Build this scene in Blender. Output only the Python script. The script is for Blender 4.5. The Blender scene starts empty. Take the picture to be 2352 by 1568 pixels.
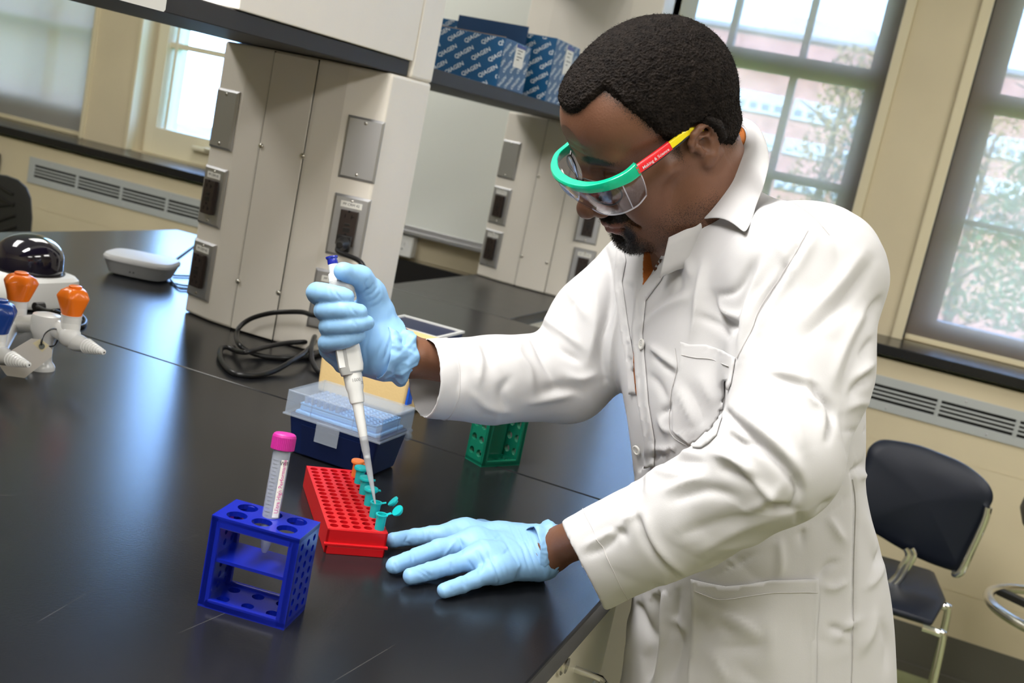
import bpy, bmesh, math, random
import numpy as np
from mathutils import Vector, Matrix, noise as mnoise
from mathutils.bvhtree import BVHTree

scene = bpy.context.scene
COL = scene.collection
random.seed(7)
rng = np.random.default_rng(7)

# ------------------------------------------------------------------ camera
FPX = 2572.0                       # focal length in pixels of the 2352 px wide frame
CX, CY = 1176.0, 784.0
def _n(v):
    v = np.asarray(v, float); return v / np.linalg.norm(v)
_d1 = _n([-6000 - CX, -1200 - CY, FPX]); _d2 = _n([2175 - CX, 505 - CY, FPX])
_d2 = _n(_d2 - _d1 * (_d1 @ _d2))
_X = -_d1; _Y = _d2; _Z = np.cross(_X, _Y)
RW = np.array([_X, _Y, _Z])        # camera (x right, y down, z forward) -> world
BENCH = 0.92
CAM = np.array([0.0, 0.0, BENCH + 0.49])
def ray(px, py): return RW @ np.array([(px - CX) / FPX, (py - CY) / FPX, 1.0])
def onz(px, py, z): r = ray(px, py); return CAM + r * ((z - CAM[2]) / r[2])
def ony(px, py, y): r = ray(px, py); return CAM + r * (y / r[1])
def onx(px, py, x): r = ray(px, py); return CAM + r * (x / r[0])
def dep(px, py, d): return CAM + ray(px, py) * d
def proj(P):
    q = (np.atleast_2d(P) - CAM) @ RW
    return np.stack([CX + FPX * q[:, 0] / q[:, 2], CY + FPX * q[:, 1] / q[:, 2]], 1), q[:, 2]

cd = bpy.data.cameras.new('camera'); cam = bpy.data.objects.new('camera', cd); COL.objects.link(cam)
cd.sensor_width = 36.0; cd.lens = FPX / 2352.0 * 36.0
cd.clip_start = 0.05; cd.clip_end = 300
cd.dof.use_dof = True; cd.dof.focus_distance = 1.24; cd.dof.aperture_fstop = 9.0
m = np.eye(4); m[:3, 0] = RW[:, 0]; m[:3, 1] = -RW[:, 1]; m[:3, 2] = -RW[:, 2]; m[:3, 3] = CAM
cam.matrix_world = Matrix(m.tolist())
scene.camera = cam
scene.view_settings.view_transform = 'Standard'; scene.view_settings.look = 'None'
scene.view_settings.gamma = 1.0; scene.view_settings.use_curve_mapping = False
scene.view_settings.exposure = 0.35

# ------------------------------------------------------------------ sky and lamps
world = bpy.data.worlds.new('world'); scene.world = world; world.use_nodes = True
wn = world.node_tree; wn.nodes.clear()
wo = wn.nodes.new('ShaderNodeOutputWorld'); wb = wn.nodes.new('ShaderNodeBackground')
wt = wn.nodes.new('ShaderNodeTexCoord'); ws = wn.nodes.new('ShaderNodeSeparateXYZ'); wr = wn.nodes.new('ShaderNodeValToRGB')
wn.links.new(wt.outputs['Generated'], ws.inputs[0]); wn.links.new(ws.outputs[2], wr.inputs[0])
wr.color_ramp.elements[0].position = 0.0; wr.color_ramp.elements[0].color = (0.34, 0.57, 1.0, 1)
wr.color_ramp.elements[1].position = 0.6; wr.color_ramp.elements[1].color = (0.24, 0.48, 1.0, 1)
wn.links.new(wr.outputs[0], wb.inputs[0]); wb.inputs[1].default_value = 11.0
wn.links.new(wb.outputs[0], wo.inputs[0])

def area(name, loc, sx, sy, power, color=(1, .98, .955), rot=(0, 0, 0)):
    l = bpy.data.lights.new(name, 'AREA'); l.shape = 'RECTANGLE'; l.size = sx; l.size_y = sy
    l.energy = power; l.color = color
    o = bpy.data.objects.new(name, l); COL.objects.link(o); o.location = loc; o.rotation_euler = rot
    return o
# lamps of the recessed ceiling panels (the panels themselves are built with the ceiling)
PANELS = [(1.35, 0.6, 24), (-1.05, 0.55, 54), (-0.6, -1.0, 40), (1.0, 2.5, 18), (-2.6, 1.2, 20), (-2.2, 2.9, 10), (1.3, -1.4, 14)]
CEIL = 2.75
for i, (lx, ly, p) in enumerate(PANELS):
    area('ceiling_lamp', (lx, ly, CEIL - 0.03), 0.56, 1.16, p)
sun = bpy.data.lights.new('sun', 'SUN'); sun.energy = 13.0; sun.angle = 0.1; sun.color = (1, .90, .76)
so = bpy.data.objects.new('sun', sun); COL.objects.link(so); so.rotation_euler = (math.radians(38), 0, math.radians(-160))
so.rotation_euler = Vector((0.35, -0.75, 0.8)).to_track_quat('Z', 'Y').to_euler()

# ------------------------------------------------------------------ materials
def mat(name, col, rough=.5, metal=0, spec=.5, bump=0, bscale=60, var=0, vscale=4, trans=0, ior=1.45, coat=0, sss=0, emit=None, estr=0, alpha=1, col2=None):
    m = bpy.data.materials.new(name); m.use_nodes = True
    nt = m.node_tree; b = nt.nodes['Principled BSDF']
    c = (*col, 1) if len(col) == 3 else col
    b.inputs['Base Color'].default_value = c; b.inputs['Roughness'].default_value = rough
    b.inputs['Metallic'].default_value = metal; b.inputs['Specular IOR Level'].default_value = spec
    b.inputs['IOR'].default_value = ior; b.inputs['Transmission Weight'].default_value = trans
    b.inputs['Coat Weight'].default_value = coat; b.inputs['Coat Roughness'].default_value = .08
    b.inputs['Alpha'].default_value = alpha
    if sss:
        b.inputs['Subsurface Weight'].default_value = sss
        b.inputs['Subsurface Radius'].default_value = (.01, .005, .003); b.inputs['Subsurface Scale'].default_value = 1
    if emit: b.inputs['Emission Color'].default_value = (*emit, 1); b.inputs['Emission Strength'].default_value = estr
    tc = nt.nodes.new('ShaderNodeTexCoord')
    if var or col2:
        n = nt.nodes.new('ShaderNodeTexNoise'); n.inputs['Scale'].default_value = vscale; n.inputs['Detail'].default_value = 4
        nt.links.new(tc.outputs['Object'], n.inputs['Vector'])
        mx = nt.nodes.new('ShaderNodeMix'); mx.data_type = 'RGBA'
        cc2 = col2 if col2 else tuple(max(0, x * (1 - var)) for x in col)
        mx.inputs[6].default_value = c; mx.inputs[7].default_value = (*cc2, 1)
        r = nt.nodes.new('ShaderNodeMapRange'); r.inputs[1].default_value = .35; r.inputs[2].default_value = .65
        nt.links.new(n.outputs[0], r.inputs[0]); nt.links.new(r.outputs[0], mx.inputs[0])
        nt.links.new(mx.outputs[2], b.inputs['Base Color'])
    if bump:
        n2 = nt.nodes.new('ShaderNodeTexNoise'); n2.inputs['Scale'].default_value = bscale; n2.inputs['Detail'].default_value = 3
        nt.links.new(tc.outputs['Object'], n2.inputs['Vector'])
        bp = nt.nodes.new('ShaderNodeBump'); bp.inputs['Strength'].default_value = bump; bp.inputs['Distance'].default_value = .002
        nt.links.new(n2.outputs[0], bp.inputs['Height']); nt.links.new(bp.outputs[0], b.inputs['Normal'])
    return m

M = {}
M['cream_metal'] = mat('cream_metal', (.84, .79, .715), .42, var=.05)
M['cream_wall'] = mat('cream_wall', (.60, .52, .36), .75, var=.06, bump=.08, bscale=200)
M['cream_trim'] = mat('cream_trim', (.62, .55, .38), .5)
M['ceiling'] = mat('ceiling', (.75, .73, .68), .9, bump=.3, bscale=120)
M['floor'] = mat('floor', (.30, .32, .17), .35, var=.3, vscale=9)
M['rubber_base'] = mat('rubber_base', (.10, .095, .08), .55)
M['laminate_dark'] = mat('laminate_dark', (.045, .043, .040), .32, var=.3, vscale=12)
M['shelf_dark'] = mat('shelf_dark', (.036, .034, .032), .55, spec=.3)
M['steel'] = mat('steel', (.50, .50, .515), .48, 1, bump=.05, bscale=300)
M['steel_bright'] = mat('steel_bright', (.72, .70, .66), .25, 1)
M['chrome'] = mat('chrome', (.8, .8, .78), .12, 1)
M['grey_paint'] = mat('grey_paint', (.40, .42, .42), .5, var=.05)
M['black_plastic'] = mat('black_plastic', (.012, .011, .011), .4)
M['brown_plastic'] = mat('brown_plastic', (.030, .020, .018), .38)
M['black_hole'] = mat('black_hole', (.003, .003, .003), .9)
M['white_plastic'] = mat('white_plastic', (.78, .78, .76), .35)
M['white_gloss'] = mat('white_gloss', (.80, .80, .79), .22, coat=.4)
M['paper'] = mat('paper', (.80, .79, .75), .8)
M['tag_paper'] = mat('tag_paper', (.62, .58, .53), .8, var=.05)
M['ink'] = mat('ink', (.05, .05, .05), .7)
M['whiteboard'] = mat('whiteboard', (.74, .76, .72), .28)
M['cable'] = mat('cable', (.012, .012, .013), .33)
M['blue_cable'] = mat('blue_cable', (.02, .07, .40), .4)
M['orange'] = mat('orange_plastic', (1.0, .21, .012), .28, coat=.2)
M['navy_knob'] = mat('navy_knob', (.01, .05, .28), .25)

# the black epoxy bench: satin, faint mottling, thin pale scratches
def bench_mat():
    m = mat('epoxy_resin', (.010, .0105, .0125), .24, var=.3, vscale=3, bump=.03, bscale=350)
    nt = m.node_tree; b = nt.nodes['Principled BSDF']
    tc = nt.nodes['Texture Coordinate']
    base = b.inputs['Base Color'].links[0].from_socket
    last = base
    for k, (rz, sc, dist) in enumerate([(20, 3.1, 2.5), (-35, 4.3, 4.), (80, 2.6, 3.)]):
        mp = nt.nodes.new('ShaderNodeMapping'); mp.inputs['Rotation'].default_value[2] = math.radians(rz)
        mp.inputs['Scale'].default_value = (sc, sc * .25, 1); nt.links.new(tc.outputs['Object'], mp.inputs[0])
        w = nt.nodes.new('ShaderNodeTexWave'); w.inputs['Scale'].default_value = .8; w.inputs['Distortion'].default_value = dist
        w.inputs['Detail'].default_value = 2; nt.links.new(mp.outputs[0], w.inputs[0])
        r = nt.nodes.new('ShaderNodeMapRange'); r.inputs[1].default_value = .99985; r.inputs[2].default_value = 1.0
        nt.links.new(w.outputs['Fac'], r.inputs[0])
        n = nt.nodes.new('ShaderNodeTexNoise'); n.inputs['Scale'].default_value = 5.3 + k; nt.links.new(tc.outputs['Object'], n.inputs[0])
        r2 = nt.nodes.new('ShaderNodeMapRange'); r2.inputs[1].default_value = .54; r2.inputs[2].default_value = .66
        nt.links.new(n.outputs[0], r2.inputs[0])
        mu = nt.nodes.new('ShaderNodeMath'); mu.operation = 'MULTIPLY'; nt.links.new(r.outputs[0], mu.inputs[0]); nt.links.new(r2.outputs[0], mu.inputs[1])
        mx = nt.nodes.new('ShaderNodeMix'); mx.data_type = 'RGBA'; nt.links.new(mu.outputs[0], mx.inputs[0])
        nt.links.new(last, mx.inputs[6]); mx.inputs[7].default_value = (.05, .049, .047, 1); last = mx.outputs[2]
    nt.links.new(last, b.inputs['Base Color'])
    return m
M['epoxy'] = bench_mat()

def shade_mat(nm='shade_cloth', fac=.50, dc=(.26, .25, .24), tc=(.88, .58, .36), ts=.42):      # woven solar-shade cloth: part of the light goes straight through the mesh
    m = bpy.data.materials.new(nm); m.use_nodes = True; nt = m.node_tree; nt.nodes.clear()
    o = nt.nodes.new('ShaderNodeOutputMaterial'); mx = nt.nodes.new('ShaderNodeMixShader')
    t = nt.nodes.new('ShaderNodeBsdfTransparent'); t.inputs[0].default_value = (1, 1, 1, 1)
    ms = nt.nodes.new('ShaderNodeMixShader'); ms.inputs[0].default_value = ts
    d = nt.nodes.new('ShaderNodeBsdfDiffuse'); d.inputs[0].default_value = (*dc, 1)
    tl = nt.nodes.new('ShaderNodeBsdfTranslucent'); tl.inputs[0].default_value = (*tc, 1)
    nt.links.new(d.outputs[0], ms.inputs[1]); nt.links.new(tl.outputs[0], ms.inputs[2])
    nt.links.new(t.outputs[0], mx.inputs[1]); nt.links.new(ms.outputs[0], mx.inputs[2]); mx.inputs[0].default_value = fac
    nt.links.new(mx.outputs[0], o.inputs[0]); return m
M['shade'] = shade_mat()
M['shade_left'] = shade_mat('shade_cloth_dense', .93, (.42, .46, .46), (.80, .60, .42), .50)
def clear_mat(name, col, fac=.12, rough=.05):   # thin clear pane or film: see-through with a glossy skin
    m = bpy.data.materials.new(name); m.use_nodes = True; nt = m.node_tree; nt.nodes.clear()
    o = nt.nodes.new('ShaderNodeOutputMaterial'); mx = nt.nodes.new('ShaderNodeMixShader')
    t = nt.nodes.new('ShaderNodeBsdfTransparent'); t.inputs[0].default_value = (*col, 1)
    g = nt.nodes.new('ShaderNodeBsdfGlossy'); g.inputs['Roughness'].default_value = rough
    lw = nt.nodes.new('ShaderNodeLayerWeight'); f = nt.nodes.new('ShaderNodeMath'); f.operation = 'POWER'; f.inputs[1].default_value = 5; nt.links.new(lw.outputs['Facing'], f.inputs[0])
    a = nt.nodes.new('ShaderNodeMath'); a.operation = 'ADD'; a.use_clamp = True; a.inputs[1].default_value = fac * .6
    nt.links.new(f.outputs[0], a.inputs[0]); nt.links.new(a.outputs[0], mx.inputs[0])
    nt.links.new(t.outputs[0], mx.inputs[1]); nt.links.new(g.outputs[0], mx.inputs[2]); nt.links.new(mx.outputs[0], o.inputs[0])
    return m
def frosted_mat(name, col, dif, fac, rough=.3):  # milky see-through plastic
    m = bpy.data.materials.new(name); m.use_nodes = True; nt = m.node_tree; nt.nodes.clear()
    o = nt.nodes.new('ShaderNodeOutputMaterial'); mx = nt.nodes.new('ShaderNodeMixShader')
    t = nt.nodes.new('ShaderNodeBsdfTransparent'); t.inputs[0].default_value = (*col, 1)
    p = nt.nodes.new('ShaderNodeBsdfPrincipled'); p.inputs['Base Color'].default_value = (*dif, 1); p.inputs['Roughness'].default_value = rough
    mx.inputs[0].default_value = fac
    nt.links.new(t.outputs[0], mx.inputs[1]); nt.links.new(p.outputs[0], mx.inputs[2]); nt.links.new(mx.outputs[0], o.inputs[0])
    return m
M['glass'] = clear_mat('window_glass', (.96, .98, 1.0), .06, .02)
M['lens'] = clear_mat('clear_lens', (.90, .90, .94), .10, .03)

# ------------------------------------------------------------------ mesh helpers
def euler(rx=0, ry=0, rz=0):
    return np.array(Matrix.Rotation(rz, 3, 'Z') @ Matrix.Rotation(ry, 3, 'Y') @ Matrix.Rotation(rx, 3, 'X'))
def frame(z, xhint=(1, 0, 0)):
    z = _n(z); x = np.asarray(xhint, float); x = x - z * (x @ z)
    if np.linalg.norm(x) < 1e-5: x = np.array([0, 1, 0.]); x = x - z * (x @ z)
    x = _n(x); return np.stack([x, np.cross(z, x), z], 1)
class G:
    def __init__(s): s.v = []; s.f = []; s.m = []; s.n = 0
    def add(s, v, f, mi=0):
        v = np.asarray(v, float); s.v.append(v); s.f += [[i + s.n for i in q] for q in f]; s.m += [mi] * len(f); s.n += len(v); return s
    def box(s, c, d, R=None, mi=0, taper=1.0):
        x, y, z = np.asarray(d, float) / 2
        v = np.array([[a * x * (taper if k < 0 else 1), b * y * (taper if k < 0 else 1), k * z] for k in (-1, 1) for b in (-1, 1) for a in (-1, 1)])
        if R is not None: v = v @ np.asarray(R).T
        return s.add(v + np.asarray(c, float), [[0, 2, 3, 1], [4, 5, 7, 6], [0, 1, 5, 4], [2, 6, 7, 3], [0, 4, 6, 2], [1, 3, 7, 5]], mi)
    def bb(s, lo, hi, mi=0):
        lo = np.array(lo, float); hi = np.array(hi, float); return s.box((lo + hi) / 2, hi - lo, None, mi)
    def lathe(s, prof, o=(0, 0, 0), R=None, n=24, mi=0, cap=True, sx=1, sy=1):
        P = []; k = len(prof)
        for r, z in prof:
            for i in range(n):
                a = 2 * math.pi * i / n; P.append((r * math.cos(a) * sx, r * math.sin(a) * sy, z))
        P = np.array(P)
        if R is not None: P = P @ np.asarray(R).T
        F = [[j * n + i, j * n + (i + 1) % n, (j + 1) * n + (i + 1) % n, (j + 1) * n + i] for j in range(k - 1) for i in range(n)]
        if cap: F += [list(range(n))[::-1], [(k - 1) * n + i for i in range(n)]]
        return s.add(P + np.asarray(o, float), F, mi)
    def cyl(s, a, b, r, r2=None, n=20, mi=0, cap=True):
        a = np.asarray(a, float); b = np.asarray(b, float)
        return s.lathe([(r, 0), (r if r2 is None else r2, np.linalg.norm(b - a))], a, frame(b - a), n, mi, cap)
    def tube(s, pts, r, n=10, mi=0, closed=False, cap=True):
        pts = np.asarray(pts, float); k = len(pts); rr = np.full(k, r) if np.isscalar(r) else np.asarray(r)
        T = np.gradient(pts, axis=0)
        if closed: T = np.roll(pts, -1, 0) - np.roll(pts, 1, 0)
        T /= np.linalg.norm(T, axis=1)[:, None] + 1e-12
        x = np.cross(T[0], [0, 0, 1.]);
        if np.linalg.norm(x) < 1e-3: x = np.cross(T[0], [0, 1., 0])
        V = []
        for i in range(k):
            x = x - T[i] * (x @ T[i]); x /= np.linalg.norm(x) + 1e-12; y = np.cross(T[i], x)
            for j in range(n):
                a = 2 * math.pi * j / n; V.append(pts[i] + rr[i] * (x * math.cos(a) + y * math.sin(a)))
        F = [[i * n + j, i * n + (j + 1) % n, ((i + 1) % k) * n + (j + 1) % n, ((i + 1) % k) * n + j] for i in range(k if closed else k - 1) for j in range(n)]
        if cap and not closed: F += [list(range(n))[::-1], [(k - 1) * n + j for j in range(n)]]
        return s.add(V, F, mi)
    def ball(s, c, r, R=None, nu=16, nv=10, mi=0):
        r = np.full(3, r) if np.isscalar(r) else np.asarray(r, float)
        V = [[0, 0, -1]]; 
        for j in range(1, nv):
            p = math.pi * j / nv
            for i in range(nu): a = 2 * math.pi * i / nu; V.append([math.sin(p) * math.cos(a), math.sin(p) * math.sin(a), -math.cos(p)])
        V.append([0, 0, 1]); V = np.array(V) * r
        if R is not None: V = V @ np.asarray(R).T
        F = [[0, 1 + (i + 1) % nu, 1 + i] for i in range(nu)]
        F += [[1 + j * nu + i, 1 + j * nu + (i + 1) % nu, 1 + (j + 1) * nu + (i + 1) % nu, 1 + (j + 1) * nu + i] for j in range(nv - 2) for i in range(nu)]
        e = len(V) - 1; F += [[e, 1 + (nv - 2) * nu + i, 1 + (nv - 2) * nu + (i + 1) % nu] for i in range(nu)]
        return s.add(V + np.asarray(c, float), F, mi)
    def prism(s, poly, h0, h1, R=None, o=(0, 0, 0), mi=0):
        k = len(poly); V = [[p[0], p[1], h0] for p in poly] + [[p[0], p[1], h1] for p in poly]; V = np.array(V, float)
        if R is not None: V = V @ np.asarray(R).T
        F = [list(range(k))[::-1], [k + i for i in range(k)]] + [[i, (i + 1) % k, k + (i + 1) % k, k + i] for i in range(k)]
        return s.add(V + np.asarray(o, float), F, mi)
    def grid(s, P, mi=0, wrapu=False):
        P = np.asarray(P, float); a, b = P.shape[:2]
        F = [[i * b + j, i * b + (j + 1) % b, ((i + 1) % a) * b + (j + 1) % b, ((i + 1) % a) * b + j] for i in range(a if wrapu else a - 1) for j in range(b - 1)]
        return s.add(P.reshape(-1, 3), F, mi)
    def holed(s, c, R, nx, ny, px, py, r, t, mx=0, my=0, seg=16, mi=0, depth=None, hmi=None):
        """plate in the local xy plane, thickness t below z=0, nx*ny round through-holes (with wells if depth)"""
        R = np.asarray(R); V = []; F = []; FM = []
        def put(p): V.append(p); return len(V) - 1
        d = depth if depth else t
        for i in range(nx):
            for j in range(ny):
                x = (i - (nx - 1) / 2) * px; y = (j - (ny - 1) / 2) * py
                rings = []
                for (kind, z) in (('sq', 0), ('c', 0), ('c', -d), ('sq', -t)):
                    if kind == 'sq' and z != 0 and depth: continue
                    ring = []
                    for k in range(seg):
                        a = 2 * math.pi * k / seg; ca, sa = math.cos(a), math.sin(a)
                        if kind == 'c': ring.append(put((x + r * ca, y + r * sa, z)))
                        else:
                            q = max(abs(ca), abs(sa)); ring.append(put((x + ca / q * px / 2, y + sa / q * py / 2, z)))
                    rings.append(ring)
                for q in range(len(rings) - 1):
                    for k in range(seg):
                        F.append([rings[q][k], rings[q + 1][k], rings[q + 1][(k + 1) % seg], rings[q][(k + 1) % seg]][::-1]); FM.append(mi)
                if depth: F.append(rings[-1]); FM.append(mi if hmi is None else hmi)
        W, H = nx * px / 2, ny * py / 2
        V = np.array(V, float) @ R.T + np.asarray(c, float)
        n0 = s.n; s.v.append(V); s.f += [[q + n0 for q in f] for f in F]; s.m += FM; s.n += len(V)
        c = np.asarray(c, float)
        for (lo, hi) in (((-W - mx, -H - my), (-W, H + my)), ((W, -H - my), (W + mx, H + my)), ((-W, -H - my), (W, -H)), ((-W, H), (W, H + my))):
            if hi[0] - lo[0] > 1e-6 and hi[1] - lo[1] > 1e-6:
                s.box(c + R @ np.array([(lo[0] + hi[0]) / 2, (lo[1] + hi[1]) / 2, -t / 2]), (hi[0] - lo[0], hi[1] - lo[1], t), R, mi)
        return s
    def xf(s, R=None, o=(0, 0, 0)):
        s.v = [(v @ np.asarray(R).T if R is not None else v) + np.asarray(o, float) for v in s.v]; return s
def meshobj(name, verts, faces, mats, parent=None, smooth=False, mi=None, bevel=0, bseg=2, auto=None):
    me = bpy.data.meshes.new(name); me.from_pydata([tuple(map(float, p)) for p in verts], [], [list(map(int, f)) for f in faces])
    mats = mats if isinstance(mats, (list, tuple)) else [mats]
    for q in mats: me.materials.append(M[q] if isinstance(q, str) else q)
    if mi is not None and len(mats) > 1: me.polygons.foreach_set('material_index', np.asarray(mi, np.int32))
    if smooth: me.polygons.foreach_set('use_smooth', np.ones(len(me.polygons), bool))
    me.update()
    if smooth and auto is not None:
        try: me.set_sharp_from_angle(angle=math.radians(auto))
        except Exception: pass
    o = bpy.data.objects.new(name, me); COL.objects.link(o)
    if parent is not None: o.parent = parent
    if bevel:
        b = o.modifiers.new('bevel', 'BEVEL'); b.width = bevel; b.segments = bseg; b.limit_method = 'ANGLE'; b.angle_limit = math.radians(40)
    return o
def part(name, g, mats, parent=None, smooth=True, bevel=0, bseg=2, auto=38, label=None):
    if g.n == 0: return None
    V = np.concatenate(g.v); o = meshobj(name, V, g.f, mats, parent, smooth, g.m, bevel, bseg, auto)
    if label: o['label'] = label
    return o
def tag(o, label=None, cat=None, group=None, kind=None):
    if label: o['label'] = label
    if cat: o['category'] = cat
    if group: o['group'] = group
    if kind: o['kind'] = kind
    return o
def thing(name, label, cat, loc=(0, 0, 0), R=None, group=None):
    e = bpy.data.objects.new(name, None); COL.objects.link(e); e.empty_display_size = .02
    mm = np.eye(4); mm[:3, 3] = loc
    if R is not None: mm[:3, :3] = R
    e.matrix_world = Matrix(mm.tolist()); return tag(e, label, cat, group)
def kids(o): return [c for c in COL.objects if c.parent == o]
def dup(o, loc=None, R=None, label=None):
    def cp(x, par):
        c = x.copy(); COL.objects.link(c); c.parent = par
        for k in kids(x): cp(k, c)
        return c
    c = cp(o, None)
    mm = np.array(o.matrix_world)
    if loc is not None: mm[:3, 3] = loc
    if R is not None: mm[:3, :3] = R
    c.matrix_world = Matrix(mm.tolist())
    if label: c['label'] = label
    return c
def struct(name, g, mats, bevel=0, smooth=False, parent=None):
    o = part(name, g, mats, parent, smooth=smooth, bevel=bevel)
    if parent is None: o['kind'] = 'structure'
    return o
def smooth_curve(pts, n=12, closed=False):
    P = np.asarray(pts, float); k = len(P); out = []
    rngk = range(k if closed else k - 1)
    for i in rngk:
        if closed: p0, p1, p2, p3 = P[(i - 1) % k], P[i], P[(i + 1) % k], P[(i + 2) % k]
        else: p0, p1, p2, p3 = P[max(i - 1, 0)], P[i], P[i + 1], P[min(i + 2, k - 1)]
        for t in np.linspace(0, 1, n, endpoint=False):
            out.append(.5 * ((2 * p1) + (-p0 + p2) * t + (2 * p0 - 5 * p1 + 4 * p2 - p3) * t * t + (-p0 + 3 * p1 - 3 * p2 + p3) * t ** 3))
    if not closed: out.append(P[-1])
    return np.array(out)
_tc = {}
def text_geo(txt, size=1.0, bold=0.0, shear=0.0, res=2):
    key = (txt, bold, shear, res)
    if key not in _tc:
        cu = bpy.data.curves.new('t', 'FONT'); cu.body = txt; cu.size = 1; cu.align_x = 'CENTER'; cu.align_y = 'CENTER'
        cu.offset = bold; cu.shear = shear; cu.resolution_u = res
        o = bpy.data.objects.new('t', cu); COL.objects.link(o)
        dg = bpy.context.evaluated_depsgraph_get(); me = bpy.data.meshes.new_from_object(o.evaluated_get(dg))
        V = np.array([v.co[:] for v in me.vertices]); F = [list(p.vertices) for p in me.polygons]
        bpy.data.objects.remove(o); bpy.data.curves.remove(cu); bpy.data.meshes.remove(me); _tc[key] = (V, F)
    V, F = _tc[key]; return V * size, F
def put_text(g, txt, size, o, R, bold=0.0, shear=0.0, rot=0.0, mi=0, clip=None):
    """flat lettering on the local xy plane of R at o; clip = (x0,y0,x1,y1) drops letters outside"""
    V, F = text_geo(txt, size, bold, shear)
    if rot:
        c, s = math.cos(rot), math.sin(rot); V = np.stack([V[:, 0] * c - V[:, 1] * s, V[:, 0] * s + V[:, 1] * c, V[:, 2]], 1)
    g.add(V @ np.asarray(R).T + np.asarray(o, float), F, mi)
# ================================================================== the room
WY = 3.66          # lower wall face (with the convector covers)
PY = 3.90          # upper wall face / window plane
LZ = 1.0           # top of the black window ledge
g = G(); g.bb((-6.5, -3.5, -.05), (4.0, 4.3, 0)); struct('floor', g, 'floor')
g = G(); g.bb((-6.5, -3.5, CEIL + .06), (4.0, 4.3, CEIL + .12))
# ceiling tiles around the lamp panels
for i in range(-11, 7):
    for j in range(-6, 8):
        x, y = i * .61, j * .61
        if any(abs(x + .28 - a) < .5 and abs(y + .28 - b) < .75 for a, b, _ in PANELS): continue
        g.bb((x, y, CEIL), (x + .59, y + .59, CEIL + .02))
struct('ceiling', g, 'ceiling')
g = G(); g.bb((-6.5, WY, .14), (4.0, WY + .05, LZ - .045))
for zz in (.30, .70): g.bb((-6.5, WY - .0012, zz), (4.0, WY, zz + .0015))
struct('wall_back', g, ['cream_wall'])
for nm, lo, hi in (('wall_left', (-6.5, -3.5, 0), (-6.4, 4.3, CEIL)), ('wall_right', (3.9, -3.5, 0), (4.0, 4.3, CEIL)), ('wall_front', (-6.5, -3.5, 0), (4.0, -3.4, CEIL))):
    g = G(); g.bb(lo, hi); struct(nm, g, 'cream_wall')
g = G(); g.bb((-6.5, WY - .004, 0), (4.0, WY + .02, .155)); g.bb((-6.5, WY - .012, 0), (4.0, WY + .02, .03)); struct('baseboard_back', g, 'rubber_base')
g = G(); g.bb((-6.5, WY - .03, LZ - .032), (-2.35, PY + .02, LZ)); struct('trim_1', g, 'epoxy', bevel=.003)
g = G(); g.bb((-.95, WY - .03, LZ - .032), (4.0, PY + .02, LZ)); struct('trim_2', g, 'epoxy', bevel=.003)
# window openings in the upper wall, x from/to at the plane PY
def wx(px, py): return ony(px, py, PY)[0]
def wz(px, py): return ony(px, py, PY)[2]
A0, A1 = -5.2, wx(227, 16)
B0, B1 = wx(300, 300), -2.42
C0, C1 = wx(1528, 0) - .02, wx(2087, 0)
D0, D1 = wx(2290, 0) - .01, 1.1
WT = 2.55
cuts = [(-6.5, A0), (A1, B0), (B1, C0), (C1, D0), (D1, 4.0)]
g = G()
for a, b in cuts: g.bb((a, PY, 0.3), (b, PY + .30, CEIL + .06))
for a, b in ((A0, A1), (B0, B1), (C0, C1), (D0, D1)): g.bb((a, PY, WT), (b, PY + .30, CEIL + .06)); g.bb((a, PY + .02, .3), (b, PY + .30, LZ - .002))
struct('wall_upper', g, 'cream_wall')
# pilaster that carries the whiteboard, behind the second service column
g = G(); g.bb((-2.4, 3.655, .885), (-.96, PY, CEIL)); struct('wall_pilaster', g, 'cream_wall', bevel=.002)
g = G()
for x in (A1, B0): pass
# trims beside the windows
for k, (a, b) in enumerate(((C1 - .004, C1 + .028), (D0 - .03, D0 + .004), (A1 - .003, A1 + .012), (B0 - .012, B0 + .004))):
    g = G(); g.bb((a, PY - .018, LZ), (b, PY + .02, WT)); struct('trim_%d' % (k + 3), g, 'cream_trim', bevel=.002)

M['frame_dark'] = mat('frame_dark', (.16, .16, .155), .5)
M['frame_cream'] = mat('frame_cream', (.62, .57, .42), .5)
def window(n, x0, x1, fr, bars, z0=LZ + .0, z1=WT, y=PY + .10, sash=None, border=.06, gz0=None):
    """outer frame, rails and glazing bars, one pane behind"""
    o = bpy.data.objects.new('window_%d' % n, None); COL.objects.link(o); o['kind'] = 'structure'; o.location = ((x0 + x1) / 2, y, z0)
    L = np.array(o.location)
    g = G()
    for lo, hi in (((x0, y - .03, z0), (x0 + border, y + .05, z1)), ((x1 - border, y - .03, z0), (x1, y + .05, z1)), ((x0 + border, y - .03, z0), (x1 - border, y + .05, (gz0 or z0 + border))), ((x0 + border, y - .03, z1 - border), (x1 - border, y + .05, z1))):
        g.bb(lo, hi)
    for k_, (lo, hi) in enumerate(bars): g.bb((lo[0], y - .012 + .0013 * k_, lo[1]), (hi[0], y + .032 - .0013 * k_, hi[1]))
    g.xf(o=-L); part('window_frame', g, fr, o, smooth=False, bevel=.002)
    g = G(); g.bb((x0 + .01, y + .012, z0 + .01), (x1 - .01, y + .016, z1 - .01)); g.xf(o=-L); part('pane', g, 'glass', o, smooth=False)
    return o
YF = PY + .10
def fz(px, py): return ony(px, py, YF)[2]
def fx(px, py): return ony(px, py, YF)[0]
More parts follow.
